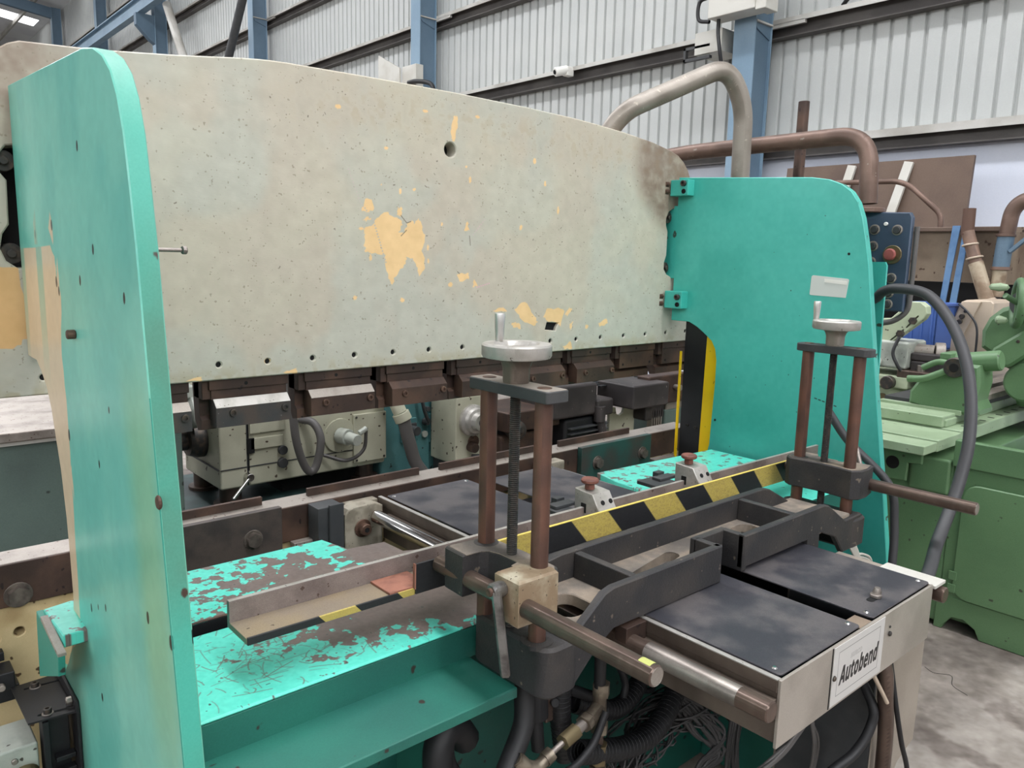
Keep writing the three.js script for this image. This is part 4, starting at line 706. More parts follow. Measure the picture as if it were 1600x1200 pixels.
// ------------------------------------------------------------ machines seen through the press opening
const F0 = -1.5;
{
  const t = thing('steel_cabinet', 'long grey-green steel cabinet with a pale worn top, beyond the left side frame', 'cabinet', [.2, F0, -3.3]);
  put('body', box(-.9, .98, F0, -.665, -3.7, -3.02, .006), mt.tealGrey, t);
  put('top_slab', [box(-.92, .99, -.655, -.62, -3.72, -3.0, .006)], mt.steelDull, t); put('edge_strip', box(-.91, .985, -.668, -.655, -3.71, -3.01), mt.boxGrey, t);
}
{
  const t = thing('electric_motor', 'grey electric motor lying behind the pale cabinet top at the far left', 'motor', [.42, -.66, -3.95]);
  put('housing', [cham([.25, -.56, -4.1], [.5, -.56, -4.1], .13, 28, .01), box(.28, .46, -.69, -.6, -4.18, -4.02)], mt.greyMachine, t);
  put('end_cap', [cham([.5, -.56, -4.1], [.57, -.56, -4.1], .1, 24, .008), cham([.57, -.58, -4.1], [.62, -.58, -4.1], .05, 20)], mt.white, t);
  put('mount', box(.2, .75, -.9, -.69, -4.2, -3.98), mt.darkMachine, t); put('coupling', box(.63, .74, -.69, -.56, -4.16, -4.02, .01), mt.darkGrey, t);
  put('stand', box(.2, .75, F0, -.9, -4.18, -4.0), mt.darkMachine, t);
}
{
  const t = thing('cream_lathe', 'cream lathe headstock with chipped paint and a dark chuck, seen under the left tool holders', 'lathe', [1.7, F0, -3.6]);
  put('headstock', [box(1.262, 2.12, -1.075, -.6, -3.86, -3.4, .01)], mt.creamMachine, t);
  put('sump', [box(1.05, 2.08, F0, -1.17, -4.1, -3.2, .01)], mt.tray, t); put('oily_pan', [box(1.1, 2.05, -1.172, -1.165, -4.0, -3.25, 0)], mt.tray, t);
  put('under_frame', [box(1.6, 2.06, -1.17, -1.07, -3.9, -3.5)], mt.hole, t);
  put('panel_seam', [box(1.262, 2.115, -.985, -.98, -3.4, -3.3975, 0), box(1.385, 1.392, -1.07, -.62, -3.4, -3.397, 0), box(1.255, 1.2625, -.985, -.98, -3.85, -3.41, 0)], mt.darkGrey, t);
  put('cover_panel', [box(1.4, 1.57, -.83, -.68, -3.4, -3.39, .004)], mt.creamMachine, t); put('cover_panel', [box(1.4, 1.56, -.905, -.85, -3.4, -3.39, .004)], mt.creamMachine, t);
  const rp = put('cover_panel', [box(1.93, 2.12, -1.05, -.8, -3.4, -3.385, .004)], mt.creamMachine, t); for (const [x, y] of [[1.945, -.815], [2.105, -.815], [1.945, -1.035], [2.105, -1.035]]) put('screw', cham([x, y, -3.385], [x, y, -3.38], .006, 10), mt.darkBolt, rp);
  put('dark_gap', [box(1.389, 1.394, -1.0, -.6, -3.4, -3.392, 0), box(1.385, 1.42, -.92, -.85, -3.4, -3.39)], mt.hole, t);
  put('knob', [cham([1.555, -.925, -3.4], [1.555, -.925, -3.38], .022, 18)], mt.darkGrey, t); put('knob', [cham([1.553, -.987, -3.4], [1.553, -.987, -3.38], .024, 18)], mt.darkGrey, t);
  put('speed_lever', [cham([1.385, -1.025, -3.4], [1.385, -1.025, -3.36], .018, 14), rod([1.385, -1.025, -3.37], [1.29, -1.1, -3.33], .008, 10)], mt.chrome, t);
  put('chuck', [lathe([[0, 0], [.09, 0], [.09, .03], [.075, .07], [.05, .075], [.05, .11], [0, .11]], [1.262, -.87, -3.62], [-1, 0, 0], 30)], mt.darkBolt, t); put('chuck_key', [tube([[1.15, -.87, -3.62], [1.12, -.87, -3.6], [1.11, -.9, -3.58]], .015, 8)], mt.rust, t);
  put('spindle_nose', [lathe([[0, 0], [.085, 0], [.085, .03], [.06, .04], [.06, .08], [.03, .08], [.03, .0]], [1.21, -.72, -3.55], [-1, 0, 0], 26), box(1.13, 1.2, -.66, -.6, -3.6, -3.5, .01)], mt.greyMachine, t);
  for (const [x, z] of [[1.33, -3.47], [1.33, -3.8], [2.05, -3.5]]) put('leg', [cham([x, -1.17, z], [x, -1.06, z], .05, 20), cham([x, -1.17, z], [x, -1.15, z], .075, 22)], mt.rodBrown, t);
  const fl = put('pump_flange', [cham([1.857, -.896, -3.4], [1.857, -.896, -3.39], .085, 28)], mt.creamMachine, t); put('pump', [cham([1.857, -.896, -3.39], [1.87, -.896, -3.33], .04, 20), cham([1.87, -.896, -3.33], [1.88, -.9, -3.26], .028, 16), cham([1.9, -.87, -3.28], [1.94, -.85, -3.28], .014, 12)], mt.greyMachine, fl);
  put('pump_hose', [tube([[1.94, -.85, -3.28], [1.935, -.96, -3.3], [1.86, -1.01, -3.33], [1.76, -.98, -3.38]], .009, 8)], mt.hoseGrey, t);
  put('cable_hose', [tube([[1.55, -.56, -3.3], [1.565, -.72, -3.3], [1.58, -.86, -3.3], [1.61, -.97, -3.3], [1.645, -1.025, -3.3], [1.68, -1.0, -3.3], [1.705, -.88, -3.3], [1.69, -.805, -3.34], [1.65, -.79, -3.4]], .019, 12, 60)], mt.hoseGrey, t);
  put('pipe_union', [tube([[2.05, -.62, -3.38], [2.12, -.72, -3.33], [2.15, -.8, -3.3]], .036, 12), cham([2.15, -.8, -3.3], [2.165, -.84, -3.29], .045, 18)], mt.creamMachine, t);
  put('thick_hose', [tube([[2.16, -.82, -3.29], [2.19, -.95, -3.28], [2.24, -1.09, -3.27], [2.36, -1.2, -3.24], [2.6, -1.24, -3.2]], .034, 14, 50)], mt.hoseGrey, t);
  put('tray_cable', [tube([[1.5, -1.21, -3.3], [1.7, -1.19, -3.35], [1.9, -1.21, -3.3], [2.2, -1.2, -3.32]], .012, 8)], mt.hose, t);
}
{
  const t = thing('turquoise_cabinet', 'blue-green machine cabinet with a rotary switch, behind the thick grey hose', 'cabinet', [2.36, F0, -3.7]);
  put('body', box(2.13, 2.6, -1.22, -.35, -3.95, -3.45, .02), mt.turquoise, t); put('plinth', box(2.1, 2.42, F0, -1.22, -4.0, -3.4, .01), mt.turquoise, t);
  const sp = put('switch_plate', [box(2.245, 2.345, -1.0, -.87, -3.45, -3.435, .004)], mt.turquoise, t); put('rotary_switch', [box(2.265, 2.335, -.965, -.895, -3.435, -3.42, .004), cham([2.3, -.93, -3.42], [2.305, -.93, -3.37], .025, 16)], mt.darkGrey, sp);
  const gp = put('gauge_plate', [box(2.43, 2.56, -1.02, -.86, -3.45, -3.435, .004)], mt.turquoise, t); put('gauge_window', box(2.455, 2.51, -.965, -.895, -3.436, -3.43), mt.boxGrey, gp); put('nameplate', box(2.44, 2.55, -1.015, -.985, -3.436, -3.432, 0), mt.brass, gp);
  put('push_button', [cham([2.4, -.97, -3.45], [2.4, -.97, -3.435], .018, 16)], mt.greyMachine, t); put('cable_entry', [cham([2.4, -.9, -3.45], [2.41, -.9, -3.42], .02, 14), tube([[2.41, -.9, -3.42], [2.36, -.8, -3.4], [2.33, -.6, -3.4]], .01, 8), cham([2.41, -.83, -3.45], [2.41, -.83, -3.42], .014, 14)], mt.darkGrey, t);
  put('thin_wire', tube([[2.6, -.95, -3.4], [2.5, -1.1, -3.38], [2.4, -1.22, -3.35]], .004, 6), mt.hoseGrey, t);
}
{
  const t = thing('cream_gearbox', 'cream gearbox with a silver ringed spindle and rusty edges, left of the front handwheel post', 'gearbox', [2.6, F0, -3.4]);
  put('housing', box(2.43, 2.65, -1.1, -.735, -3.43, -3.2, .008), mt.creamMachine, t); put('pedestal', box(2.45, 2.65, F0, -1.1, -3.43, -3.25), mt.darkMachine, t);
  put('spindle', [lathe([[0, 0], [.085, 0], [.085, .02], [.07, .03], [.065, .05], [.05, .055], [.045, .09], [.02, .09], [.02, .04], [0, .04]], [2.535, -.865, -3.2], [0, 0, 1], 32)], mt.alu, t);
  put('spindle_core', [cham([2.535, -.865, -3.16], [2.535, -.865, -3.105], .022, 18)], mt.darkGrey, t);
  put('drain_knob', [cham([2.525, -1.01, -3.2], [2.525, -1.01, -3.15], .026, 16), cham([2.545, -.985, -3.2], [2.545, -.985, -3.19], .036, 16)], mt.rust, t); put('tap', [rod([2.53, -1.06, -3.19], [2.6, -1.06, -3.15], .01, 10)], mt.darkGrey, t);
}
{
  const t = thing('dark_lathe', 'dark brown greasy machine carriage with black bellows and finned motor, behind the handwheel posts', 'machine', [3.3, F0, -3.1]);
  put('carriage', [box(2.95, 3.3, -.89, -.7, -3.35, -3.0, .02), box(3.28, 3.42, -.9, -.8, -3.2, -2.98, .015)], mt.darkMachine, t);
  put('saddle', [box(2.66, 3.05, -.93, -.82, -3.4, -3.05, .01), box(2.66, 3.0, -1.15, -.95, -3.4, -3.1, .02)], mt.rust, t);
  put('chuck_nose', [lathe([[0, 0], [.06, 0], [.05, .06], [.02, .08], [0, .08]], [2.75, -.92, -3.1], [-.4, 0, 1], 24)], mt.darkBolt, t);
  for (let k = 0; k < 6; k++) put('bellows_fold', [box(3.16 + k * .06, 3.55, -.75 + k * .0, -.742, -3.3 + k * .05, -3.27 + k * .05)], mt.black, t);
  put('cross_slide', [box(3.45, 3.78, -.86, -.72, -3.15, -2.86, .012)], mt.darkMachine, t); put('tool_post', [box(3.7, 4.1, -.88, -.7, -3.05, -2.95, .01), box(3.74, 3.86, -.76, -.72, -3.16, -3.06)], mt.rust, t);
  for (const x of [3.8, 3.95]) put('bolt', [cham([x, -.78, -2.95], [x, -.78, -2.9], .018, 14)], mt.steel, t);
  put('spindle_tube', [cham([3.92, -.9, -3.05], [4.3, -.9, -3.05], .07, 24, .006)], mt.greyPipe, t); put('bearing', [box(3.72, 3.9, -.98, -.85, -3.15, -2.98, .015)], mt.darkMachine, t);
  const m = put('finned_motor', [box(3.06, 3.4, -1.1, -.9, -3.2, -3.02, .02)], mt.black, t); for (let k = 0; k < 5; k++) put('fin', box(3.08, 3.39, -1.075 + k * .03, -1.067 + k * .03, -3.03, -2.99), mt.darkGrey, m);
  put('upright_pipe', [cham([3.32, -.93, -2.99], [3.36, -1.15, -2.97], .026, 14), cham([3.31, -.84, -2.99], [3.31, -.93, -2.99], .034, 16)], mt.darkMachine, t);
  put('cream_cover', [ext([[3.5, -1.09], [3.73, -1.06], [3.73, -.89], [3.64, -.885], [3.625, -.93], [3.59, -.945], [3.56, -.93], [3.55, -.89], [3.5, -.88]], 'xy', -3.1, -3.08)], mt.creamMachine, t);
  for (let k = 0; k < 5; k++) put('vertical_fin', box(3.78 + k * .022, 3.79 + k * .022, -1.09, -.92, -3.02, -2.98), mt.greyPipe, t);
  put('green_box', [box(3.91, 4.2, -1.2, -.93, -3.25, -2.98, .01)], mt.tealGrey, t); put('base', [box(2.7, 4.4, F0, -1.12, -3.6, -3.05, .01)], mt.darkMachine, t);
  put('back_cover', [box(2.95, 4.4, -.72, -.5, -3.9, -3.6, .02)], mt.turquoise, t);
}
// ------------------------------------------------------------ green grinder on the right
{
  const t = thing('green_grinder', 'large green cylindrical grinder with a sliding table, right of the press brake', 'grinding machine', [4.3, F0, -.9]);
  const sideZY = (pts, x0, x1, holes = [], b = .004) => ext(pts, 'zy', x0, x1, holes, b);
  put('front_cabinet', [sideZY([[-1.13, -1.38], [-1.13, -.695], [.5, -.695], [.5, -1.38]].reverse(), 3.415, 3.46), sideZY([[-1.14, -1.5], [-1.14, -1.35], [.5, -1.35], [.5, -1.5], [-.965, -1.5], [-.985, -1.46], [-1.03, -1.435], [-1.075, -1.44], [-1.1, -1.475], [-1.11, -1.5]].reverse(), 3.41, 3.46), box(3.46, 4.72, F0 + .03, -.9, -1.12, .45, .01), box(3.46, 4.72, -.9, -.7, .3, .45)], mt.green, t);
  put('top_rail', [box(3.4, 3.44, -.8, -.69, -1.135, .5, .006)], mt.green, t);
  const door = put('door', [ext(rrect(-1.085, .3, -1.35, -.862, .06), 'zy', 3.402, 3.416, [], .004)], mt.green, t);
  for (const y of [-1.31, -1.255]) put('hinge', [box(3.398, 3.404, y - .018, y + .018, -1.1, -1.07)], mt.green, door);
  put('pedestal', [box(3.42, 4.72, F0 + .02, -.79, -1.62, -1.13, .01), box(3.4, 3.6, -.93, -.78, -1.3, -1.14, .012)], mt.green, t);
  const ep = put('end_plate', [sideZY([[-1.5, -.745], [-1.235, -.747], [-1.235, -.81], [-1.29, -.815], [-1.292, -.892], [-1.5, -.905]].reverse(), 3.355, 3.372)], mt.green, t);
  put('shaft_hole', [cham([3.353, -.823, -1.352], [3.356, -.823, -1.352], .028, 24)], mt.hole, ep); put('screw', [cham([3.35, -.765, -1.275], [3.356, -.765, -1.275], .006, 10)], mt.steel, ep);
  put('table_cover', [box(3.215, 3.345, -.74, -.702, -1.6, -1.18, .004)], mt.greenLight, t); put('table_cover', [box(3.35, 3.6, -.745, -.696, -1.6, -1.18, .004)], mt.greenLight, t);
  put('table', [box(3.607, 4.75, -.75, -.69, -1.62, -1.185, .006)], mt.greenLight, t);
  for (let k = 0; k < 9; k++) put('scale_mark', box(3.72 + k * .11, 3.735 + k * .11, -.6903, -.6893, -1.215 - .012, -1.2, 0), mt.hole, t);
  put('slide', [box(3.6, 4.75, -.69, -.64, -1.62, -1.26, .006), box(3.62, 3.74, -.69, -.655, -1.64, -1.25, .006), box(3.74, 3.78, -.65, -.628, -1.6, -1.24)], mt.greenLight, t); put('slide_slot', [box(3.612, 3.622, -.678, -.666, -1.53, -1.3, 0)], mt.hole, t);
  put('way', [box(3.8, 4.75, -.62, -.592, -1.32, -1.25, .003)], mt.steelDull, t); put('way', [box(3.8, 4.75, -.62, -.585, -1.42, -1.35, .003)], mt.steelDull, t);
  put('way_gap', [box(3.8, 4.75, -.64, -.615, -1.6, -1.255)], mt.darkGrey, t);
  const ts = put('tailstock', [sideZY([[-1.47, -.625], [-1.47, -.57], [-1.44, -.52], [-1.41, -.49], [-1.37, -.47], [-1.34, -.46], [-1.3, -.45], [-1.24, -.42], [-1.19, -.42], [-1.18, -.5], [-1.19, -.58], [-1.17, -.615], [-1.17, -.635], [-1.33, -.66]].reverse(), 3.75, 3.92, [], .012)], mt.green, t);
  put('quill', [cham([3.83, -.43, -1.33], [3.83, -.395, -1.13], .045, 22, .006), box(3.76, 3.9, -.41, -.38, -1.36, -1.31, .006)], mt.green, ts);
  put('clamp_lever', [tube([[3.74, -.437, -1.285], [3.73, -.47, -1.34], [3.72, -.5, -1.4], [3.72, -.51, -1.47]], .016, 10), tube([[3.74, -.43, -1.29], [3.74, -.42, -1.35], [3.745, -.455, -1.42]], .014, 10)], mt.green, ts); put('lever_hub', [cham([3.75, -.437, -1.28], [3.715, -.437, -1.28], .045, 24, .004)], mt.darkBolt, ts); put('hub_socket', [cham([3.7155, -.437, -1.28], [3.713, -.437, -1.28], .02, 16)], mt.hole, ts);
  const wh = put('wheel_guard', [sideZY([[-1.34, -.38], [-1.345, -.3], [-1.32, -.235], [-1.27, -.185], [-1.2, -.16], [-1.1, -.16], [-1.02, -.2], [-1.02, -.5], [-1.15, -.5], [-1.28, -.44], [-1.31, -.42], [-1.31, -.4]].reverse(), 4.2, 4.5, [], .02)], mt.green, t);
  put('guard_arm', [sideZY([[-1.28, -.42], [-1.265, -.45], [-1.22, -.46], [-1.18, -.45], [-1.0, -.28], [-1.0, -.2], [-1.05, -.2], [-1.26, -.37]].reverse(), 4.12, 4.2, [], .012), cham([4.14, -.52, -1.12], [4.2, -.52, -1.12], .09, 28, .01)], mt.green, wh); put('screw', cham([4.12, -.33, -1.16], [4.115, -.33, -1.16], .008, 10), mt.darkBolt, wh);
  put('wheelhead_body', [box(4.3, 5.0, -.66, -.2, -1.2, -.7, .03)], mt.green, t);
  const hw = put('handwheel', [new THREE.TorusGeometry(.1, .018, 10, 40).rotateY(Math.PI * .14).translate(4.1, -.155, -1.175), rod([4.03, -.12, -1.21], [4.17, -.19, -1.14], .013, 10), rod([4.1, -.06, -1.175], [4.1, -.25, -1.175], .013, 10)], mt.green, t);
  put('hub', [cham([4.09, -.155, -1.175], [4.2, -.155, -1.1], .05, 22)], mt.darkGrey, hw); put('crank', [lathe([[0, 0], [.014, .01], [.02, .04], [.014, .075], [0, .085]], [4.05, -.085, -1.2], [-.2, .02, -1], 14)], mt.greenLight, hw); put('crank', [lathe([[0, 0], [.014, .01], [.02, .04], [.014, .05], [0, .055]], [4.05, -.235, -1.19], [-.3, .1, -1], 14)], mt.greenLight, hw);
  put('coolant_bowl', [lathe([[0, -.1], [.05, -.09], [.08, -.04], [.09, .02], [.06, .045], [0, .05]], [3.75, -.72, -.86], [0, 1, 0], 30), cham([3.75, -.95, -.86], [3.75, -.8, -.86], .02, 12)], mt.greenLight, t);
}
{
  const t = thing('pale_grinder', 'pale green second grinder with a slotted swing arm and grey headstock, behind the green one', 'grinding machine', [4.5, F0, -1.75]);
  put('base', [box(4.2, 4.48, F0, -.63, -2.1, -1.65, .02)], mt.greenPale, t); put('bed', [box(4.15, 4.48, -.63, -.565, -2.15, -1.64, .008)], mt.greenPale, t); put('oil_cap', [cham([4.2, -.7, -1.78], [4.19, -.7, -1.78], .03, 20)], mt.brass, t);
  const arm = put('swing_arm', [ext([[-1.93, -.42], [-1.78, -.42], [-1.61, -.265], [-1.595, -.235], [-1.6, -.2], [-1.63, -.178], [-1.68, -.178], [-1.77, -.27], [-1.93, -.285]].reverse(), 'zy', 4.18, 4.24, [slot(-1.76, -.385, -1.7, -.325, .008), slot(-1.685, -.31, -1.635, -.25, .008)], .004)], mt.greenPale, t);
  for (const [z, y] of [[-1.71, -.345], [-1.655, -.275]]) put('slot_bolt', hexBolt([4.18, y, z], [-1, 0, 0], .02, .02), mt.darkBolt, arm);
  put('headstock', [box(4.16, 4.4, -.53, -.385, -1.95, -1.66, .015)], mt.greyMachine, t); put('gauge', [cham([4.16, -.5, -1.82], [4.14, -.5, -1.82], .035, 18)], mt.white, t);
  put('spindle', [cham([4.28, -.44, -1.67], [4.3, -.44, -1.58], .04, 20), cham([4.3, -.44, -1.58], [4.32, -.44, -1.54], .055, 20)], mt.steelDull, t); put('ram', [box(4.2, 4.4, -.48, -.44, -1.66, -1.42, .008), box(4.2, 4.5, -.56, -.48, -1.66, -1.45, .01)], mt.darkMachine, t);
  put('cable', [tube([[4.14, -.36, -1.7], [4.13, -.44, -1.72], [4.14, -.5, -1.7], [4.16, -.54, -1.68]], .009, 8)], mt.hose, t);
  put('lever', [cham([4.2, -.57, -1.6], [4.2, -.5, -1.6], .02, 14), rod([4.2, -.52, -1.6], [4.2, -.47, -1.52], .008, 10)], mt.steel, t); put('tool_block', [box(4.15, 4.35, -.57, -.53, -1.7, -1.54, .006)], mt.rodBrown, t);
  put('knob', [cham([4.15, -.6, -1.73], [4.11, -.6, -1.73], .035, 20, .004)], mt.darkBolt, t);
}
{
  const t = thing('blue_crate', 'blue plastic crate standing behind the slotted swing arm', 'crate', [4.7, -.46, -1.72]);
  const w = (x0, x1, z0, z1) => box(x0, x1, -.46, -.2, z0 - .06, z1 - .06, .004);
  put('walls', [w(4.55, 4.56, -1.83, -1.62), w(4.84, 4.85, -1.83, -1.62), w(4.55, 4.85, -1.83, -1.82), w(4.55, 4.85, -1.63, -1.62), box(4.55, 4.85, -.46, -.45, -1.89, -1.68)], mt.crate, t);
  put('rim', [box(4.54, 4.86, -.215, -.2, -1.9, -1.885), box(4.54, 4.86, -.215, -.2, -1.685, -1.67), box(4.54, 4.555, -.215, -.2, -1.9, -1.67), box(4.845, 4.86, -.215, -.2, -1.9, -1.67)], mt.crate, t);
  for (let k = 0; k < 4; k++) put('rib', box(4.543, 4.55, -.45, -.22, -1.86 + k * .05, -1.85 + k * .05), mt.crate, t);
  put('stand', box(4.5, 4.9, -.565, -.46, -1.9, -1.68), mt.darkMachine, t);
}
{
  const t = thing('sloping_console', 'beige sloping control console with a few switches, behind the green tailstock', 'console', [4.95, -.62, -1.6]);
  put('housing', [ext([[-1.8, -.6], [-1.655, -.19], [-1.63, -.178], [-1.505, -.176], [-1.49, -.19], [-1.49, -.6]].reverse(), 'zy', 4.8, 5.2, [], .006)], mt.console, t);
  put('panel', [ext([[-1.79, -.595], [-1.64, -.185], [-1.55, -.185], [-1.7, -.595]].reverse(), 'zy', 4.785, 4.802, [], .003)], mt.console, t);
  for (const [z, y] of [[-1.635, -.27], [-1.645, -.3]]) put('switch', [cham([4.786, y, z], [4.77, y, z], .014, 12)], mt.darkBolt, t); put('switch', cham([4.786, -.24, -1.62], [4.772, -.24, -1.62], .009, 12), mt.darkBolt, t);
  put('cable', [tube([[4.78, -.2, -1.66], [4.77, -.25, -1.6], [4.77, -.33, -1.55], [4.78, -.5, -1.545]], .006, 6)], mt.hose, t); put('stand', box(4.82, 5.2, F0, -.6, -1.78, -1.5), mt.console, t);
}
{
  const t = thing('brown_hopper', 'long brown sheet metal hopper behind the grinders, its dark underside open', 'hopper', [5.9, F0, -2.1]);
  put('front_plate', [ext([[5.5, .235], [5.56, .235], [5.62, -.095], [5.56, -.095]], 'xy', -2.75, -1.68)], mt.hopper, t); put('rim', [box(5.46, 5.54, .225, .255, -2.75, -1.66, .006)], mt.brownSteel, t);
  put('end_plate', [box(5.5, 6.6, -.1, .23, -1.7, -1.67), box(5.5, 6.6, -.1, .23, -2.76, -2.74), box(6.55, 6.6, -.6, .3, -2.76, -1.67)], mt.hopper, t); put('underside', [box(5.75, 6.5, F0, -.1, -2.6, -1.7)], mt.hole, t);
  for (const z of [-2.2, -2.14]) put('welded_rib', [orient(box(-.008, .008, 0, .24, -.006, .006), [5.58, -.06, z], [5.53, .2, z + .045])], mt.hopper, t);
  put('pale_panel', [box(5.4, 5.44, -.65, -.28, -2.15, -1.55)], mt.boxGrey, t);
  put('far_bin', [ext([[-1.72, .25], [-1.6, .3], [-1.3, .1], [-1.3, -.3], [-1.72, -.3]].reverse(), 'zy', 5.9, 6.5)], mt.rust, t);
}
single('blue_strap', 'pale blue lifting strap draped over the hopper rim, the left of two', 'strap', [ext([[-1.97, .26], [-1.925, .26], [-1.965, -.25], [-1.975, -.6], [-2.01, -.6], [-2.0, -.25]], 'zy', 5.42, 5.43)], mt.strap);
single('blue_strap', 'pale blue lifting strap draped over the hopper rim, the right of two', 'strap', [ext([[-1.905, .24], [-1.87, .24], [-1.9, -.25], [-1.91, -.6], [-1.95, -.6], [-1.94, -.25]], 'zy', 5.42, 5.43)], mt.strap);
single('guard_rail', 'thin brown bent guard rail standing on the hopper in front of the rusty sheets', 'rail', [bentPipe([[5.62, .593, -3.1], [5.6, .571, -2.37], [5.6, .345, -2.115], [5.6, .24, -2.11]], .018, .1, 12)], mt.brownPipe);
{
  const t = thing('exhaust_pipe', 'open ended brown and white pipe leaning down beside the blue straps', 'pipe', [5.3, -.3, -1.8]);
  put('upper_pipe', [new THREE.CylinderGeometry(.036, .036, .16, 20, 1, true).translate(0, .08, 0).rotateX(-.02).translate(5.35, .2, -1.855)], M({ color: 0x5d4438, roughness: .6, side: THREE.DoubleSide }), t);
  put('middle_pipe', [cham([5.35, .22, -1.855], [5.34, .03, -1.785], .037, 20)], mt.exhaust, t); put('lower_pipe', [cham([5.34, .03, -1.785], [5.33, -.26, -1.67], .042, 20)], mt.exhaustPale, t);
  put('wire_wrap', [new THREE.TorusGeometry(.042, .007, 6, 20).rotateX(1.3).translate(5.34, .06, -1.795), new THREE.TorusGeometry(.041, .007, 6, 20).rotateX(1.35).translate(5.345, .14, -1.83), new THREE.TorusGeometry(.048, .009, 6, 20).rotateX(1.2).translate(5.33, -.2, -1.7)], mt.console, t);
  put('rope', tube([[5.28, -.2, -1.72], [5.25, -.22, -1.62], [5.3, -.26, -1.5], [5.3, -.27, -1.4]], .012, 8), mt.console, t);
}
{
  const t = thing('duct_elbow', 'dark duct elbow at the right edge of the photo, blue-grey pipe below it', 'duct', [5.4, -.15, -1.65]);
  put('elbow', [bentPipe([[5.4, .18, -1.655], [5.4, .41, -1.635], [5.45, .42, -1.3]], .044, .16, 20)], mt.brownPipe, t); put('pipe', [cham([5.4, -.0, -1.665], [5.4, .2, -1.655], .046, 22)], mt.blueColDark, t); put('lower_pipe', [cham([5.4, -.17, -1.675], [5.4, .0, -1.665], .042, 22)], mt.exhaustPale, t);
  put('flange', [cham([5.4, -.01, -1.665], [5.4, .01, -1.665], .054, 22)], mt.brownPipe, t); put('flange', [cham([5.4, .19, -1.655], [5.4, .205, -1.655], .054, 22)], mt.brownPipe, t); put('brace', [orient(box(-.02, .02, 0, .4, -.01, .01), [5.38, .1, -1.62], [5.38, .36, -1.36])], mt.blueColDark, t);
  put('support', box(5.36, 5.46, F0, -.17, -1.74, -1.66), mt.darkMachine, t);
}
{
  const t = thing('rusty_sheets', 'large rusty brown steel sheet leaning on the white wall with two pale battens', 'steel sheet', [7.5, F0, -3.3]);
  put('sheet', [ext([[7.2, F0], [7.24, F0], [7.44, .94], [7.4, .94]], 'xy', -4.3, -2.58, [], .002)], mt.brownSteel, t);
  for (const [z, dz] of [[-3.1, -.12], [-3.62, -.1]]) put('batten', [orient(box(-.015, .015, 0, 1.0, -.04, .04), [7.2, -.05, z + dz - .06], [7.39, .94, z])], mt.boxGrey, t);
}

// ------------------------------------------------------------ the hall
const WX = 8, ZA = -57, ZB = 9, XL = -16;
const floorTex = dtex(1024, 1024, (u, v) => { const n = fbm(u, v, 6, 6, 101), m = fbm(u, v, 48, 3, 102), k = fbm(u, v, 3, 4, 103); let c = mix([136, 127, 118], [98, 90, 84], sm(.35, .65, n)); c = mix(c, [160, 152, 144], sm(.55, .72, k) * .7); c = mix(c, [92, 82, 76], sm(.62, .75, fbm(u + .3, v, 10, 5, 104)) * .6); const g = (m - .5) * 40; return [c[0] + g, c[1] + g, c[2] + g]; }, 1.7);
const floor = put('floor', box(XL, WX + .3, F0 - .3, F0, ZA, ZB, 0), M({ map: floorTex, roughness: .75 })); floor.userData.kind = 'structure';
put('floor_crack', [tube([[3.02, F0, -1.02], [3.0, F0, -.98], [3.03, F0, -.93], [2.96, F0, -.9], [2.93, F0, -.84]], .0012, 4, 20)], mt.hole, floor);
const wr = struct('wall_right');
put('masonry', box(WX, WX + .3, F0, 1.16, ZA, ZB, 0), mt.plaster, wr);
put('outer_skin', box(WX + .12, WX + .2, 1.16, 9.4, ZA, ZB, 0), mt.hole, wr);
{ // profiled steel sheets, each about a metre wide: flat pans with recessed grooves
  const PW = .164, N = 6, prof = [];
  for (let i = 0; i < N; i++) { const z = i * PW; prof.push([z, 0], [z + .112, 0], [z + .122, .03], [z + .146, .03], [z + .156, 0]); }
  prof.push([N * PW, 0]);
  const pts = prof.map(([z, d]) => [WX + d, z]).concat(prof.slice().reverse().map(([z, d]) => [WX + d + .004, z]));
  const g0 = prep(ext(pts, 'xz', 1.18, 9.3, [], 0, 0));
  for (let z = ZB - N * PW; z > ZA - N * PW; z -= N * PW) { const m = new THREE.Mesh(g0, mt.sheet); m.name = numbered('panel'); m.position.set(0, 0, z); m.castShadow = m.receiveShadow = true; wr.add(m); }
}
let trim = 0;
const girtM = mt.girt, dark = paint({ base: [96, 92, 88], alt: [76, 72, 70], amt: 1, tile: 1.5, s: 50 }, .6, .2);
for (const y of [1.22, 2.46, 3.73, 4.98, 6.24, 7.5]) {
  const t = struct('trim_' + (++trim));
  put('flange', [box(WX - .13, WX, y + .075, y + .085, ZA, ZB, 0), box(WX - .14, WX - .13, y + (y < 2 ? .01 : .035), y + .085, ZA, ZB, 0)], girtM, t);
  put('web', [box(WX - .03, WX, y - .1, y + .08, ZA, ZB, 0), box(WX - .13, WX, y - .105, y - .095, ZA, ZB, 0)], dark, t);
}
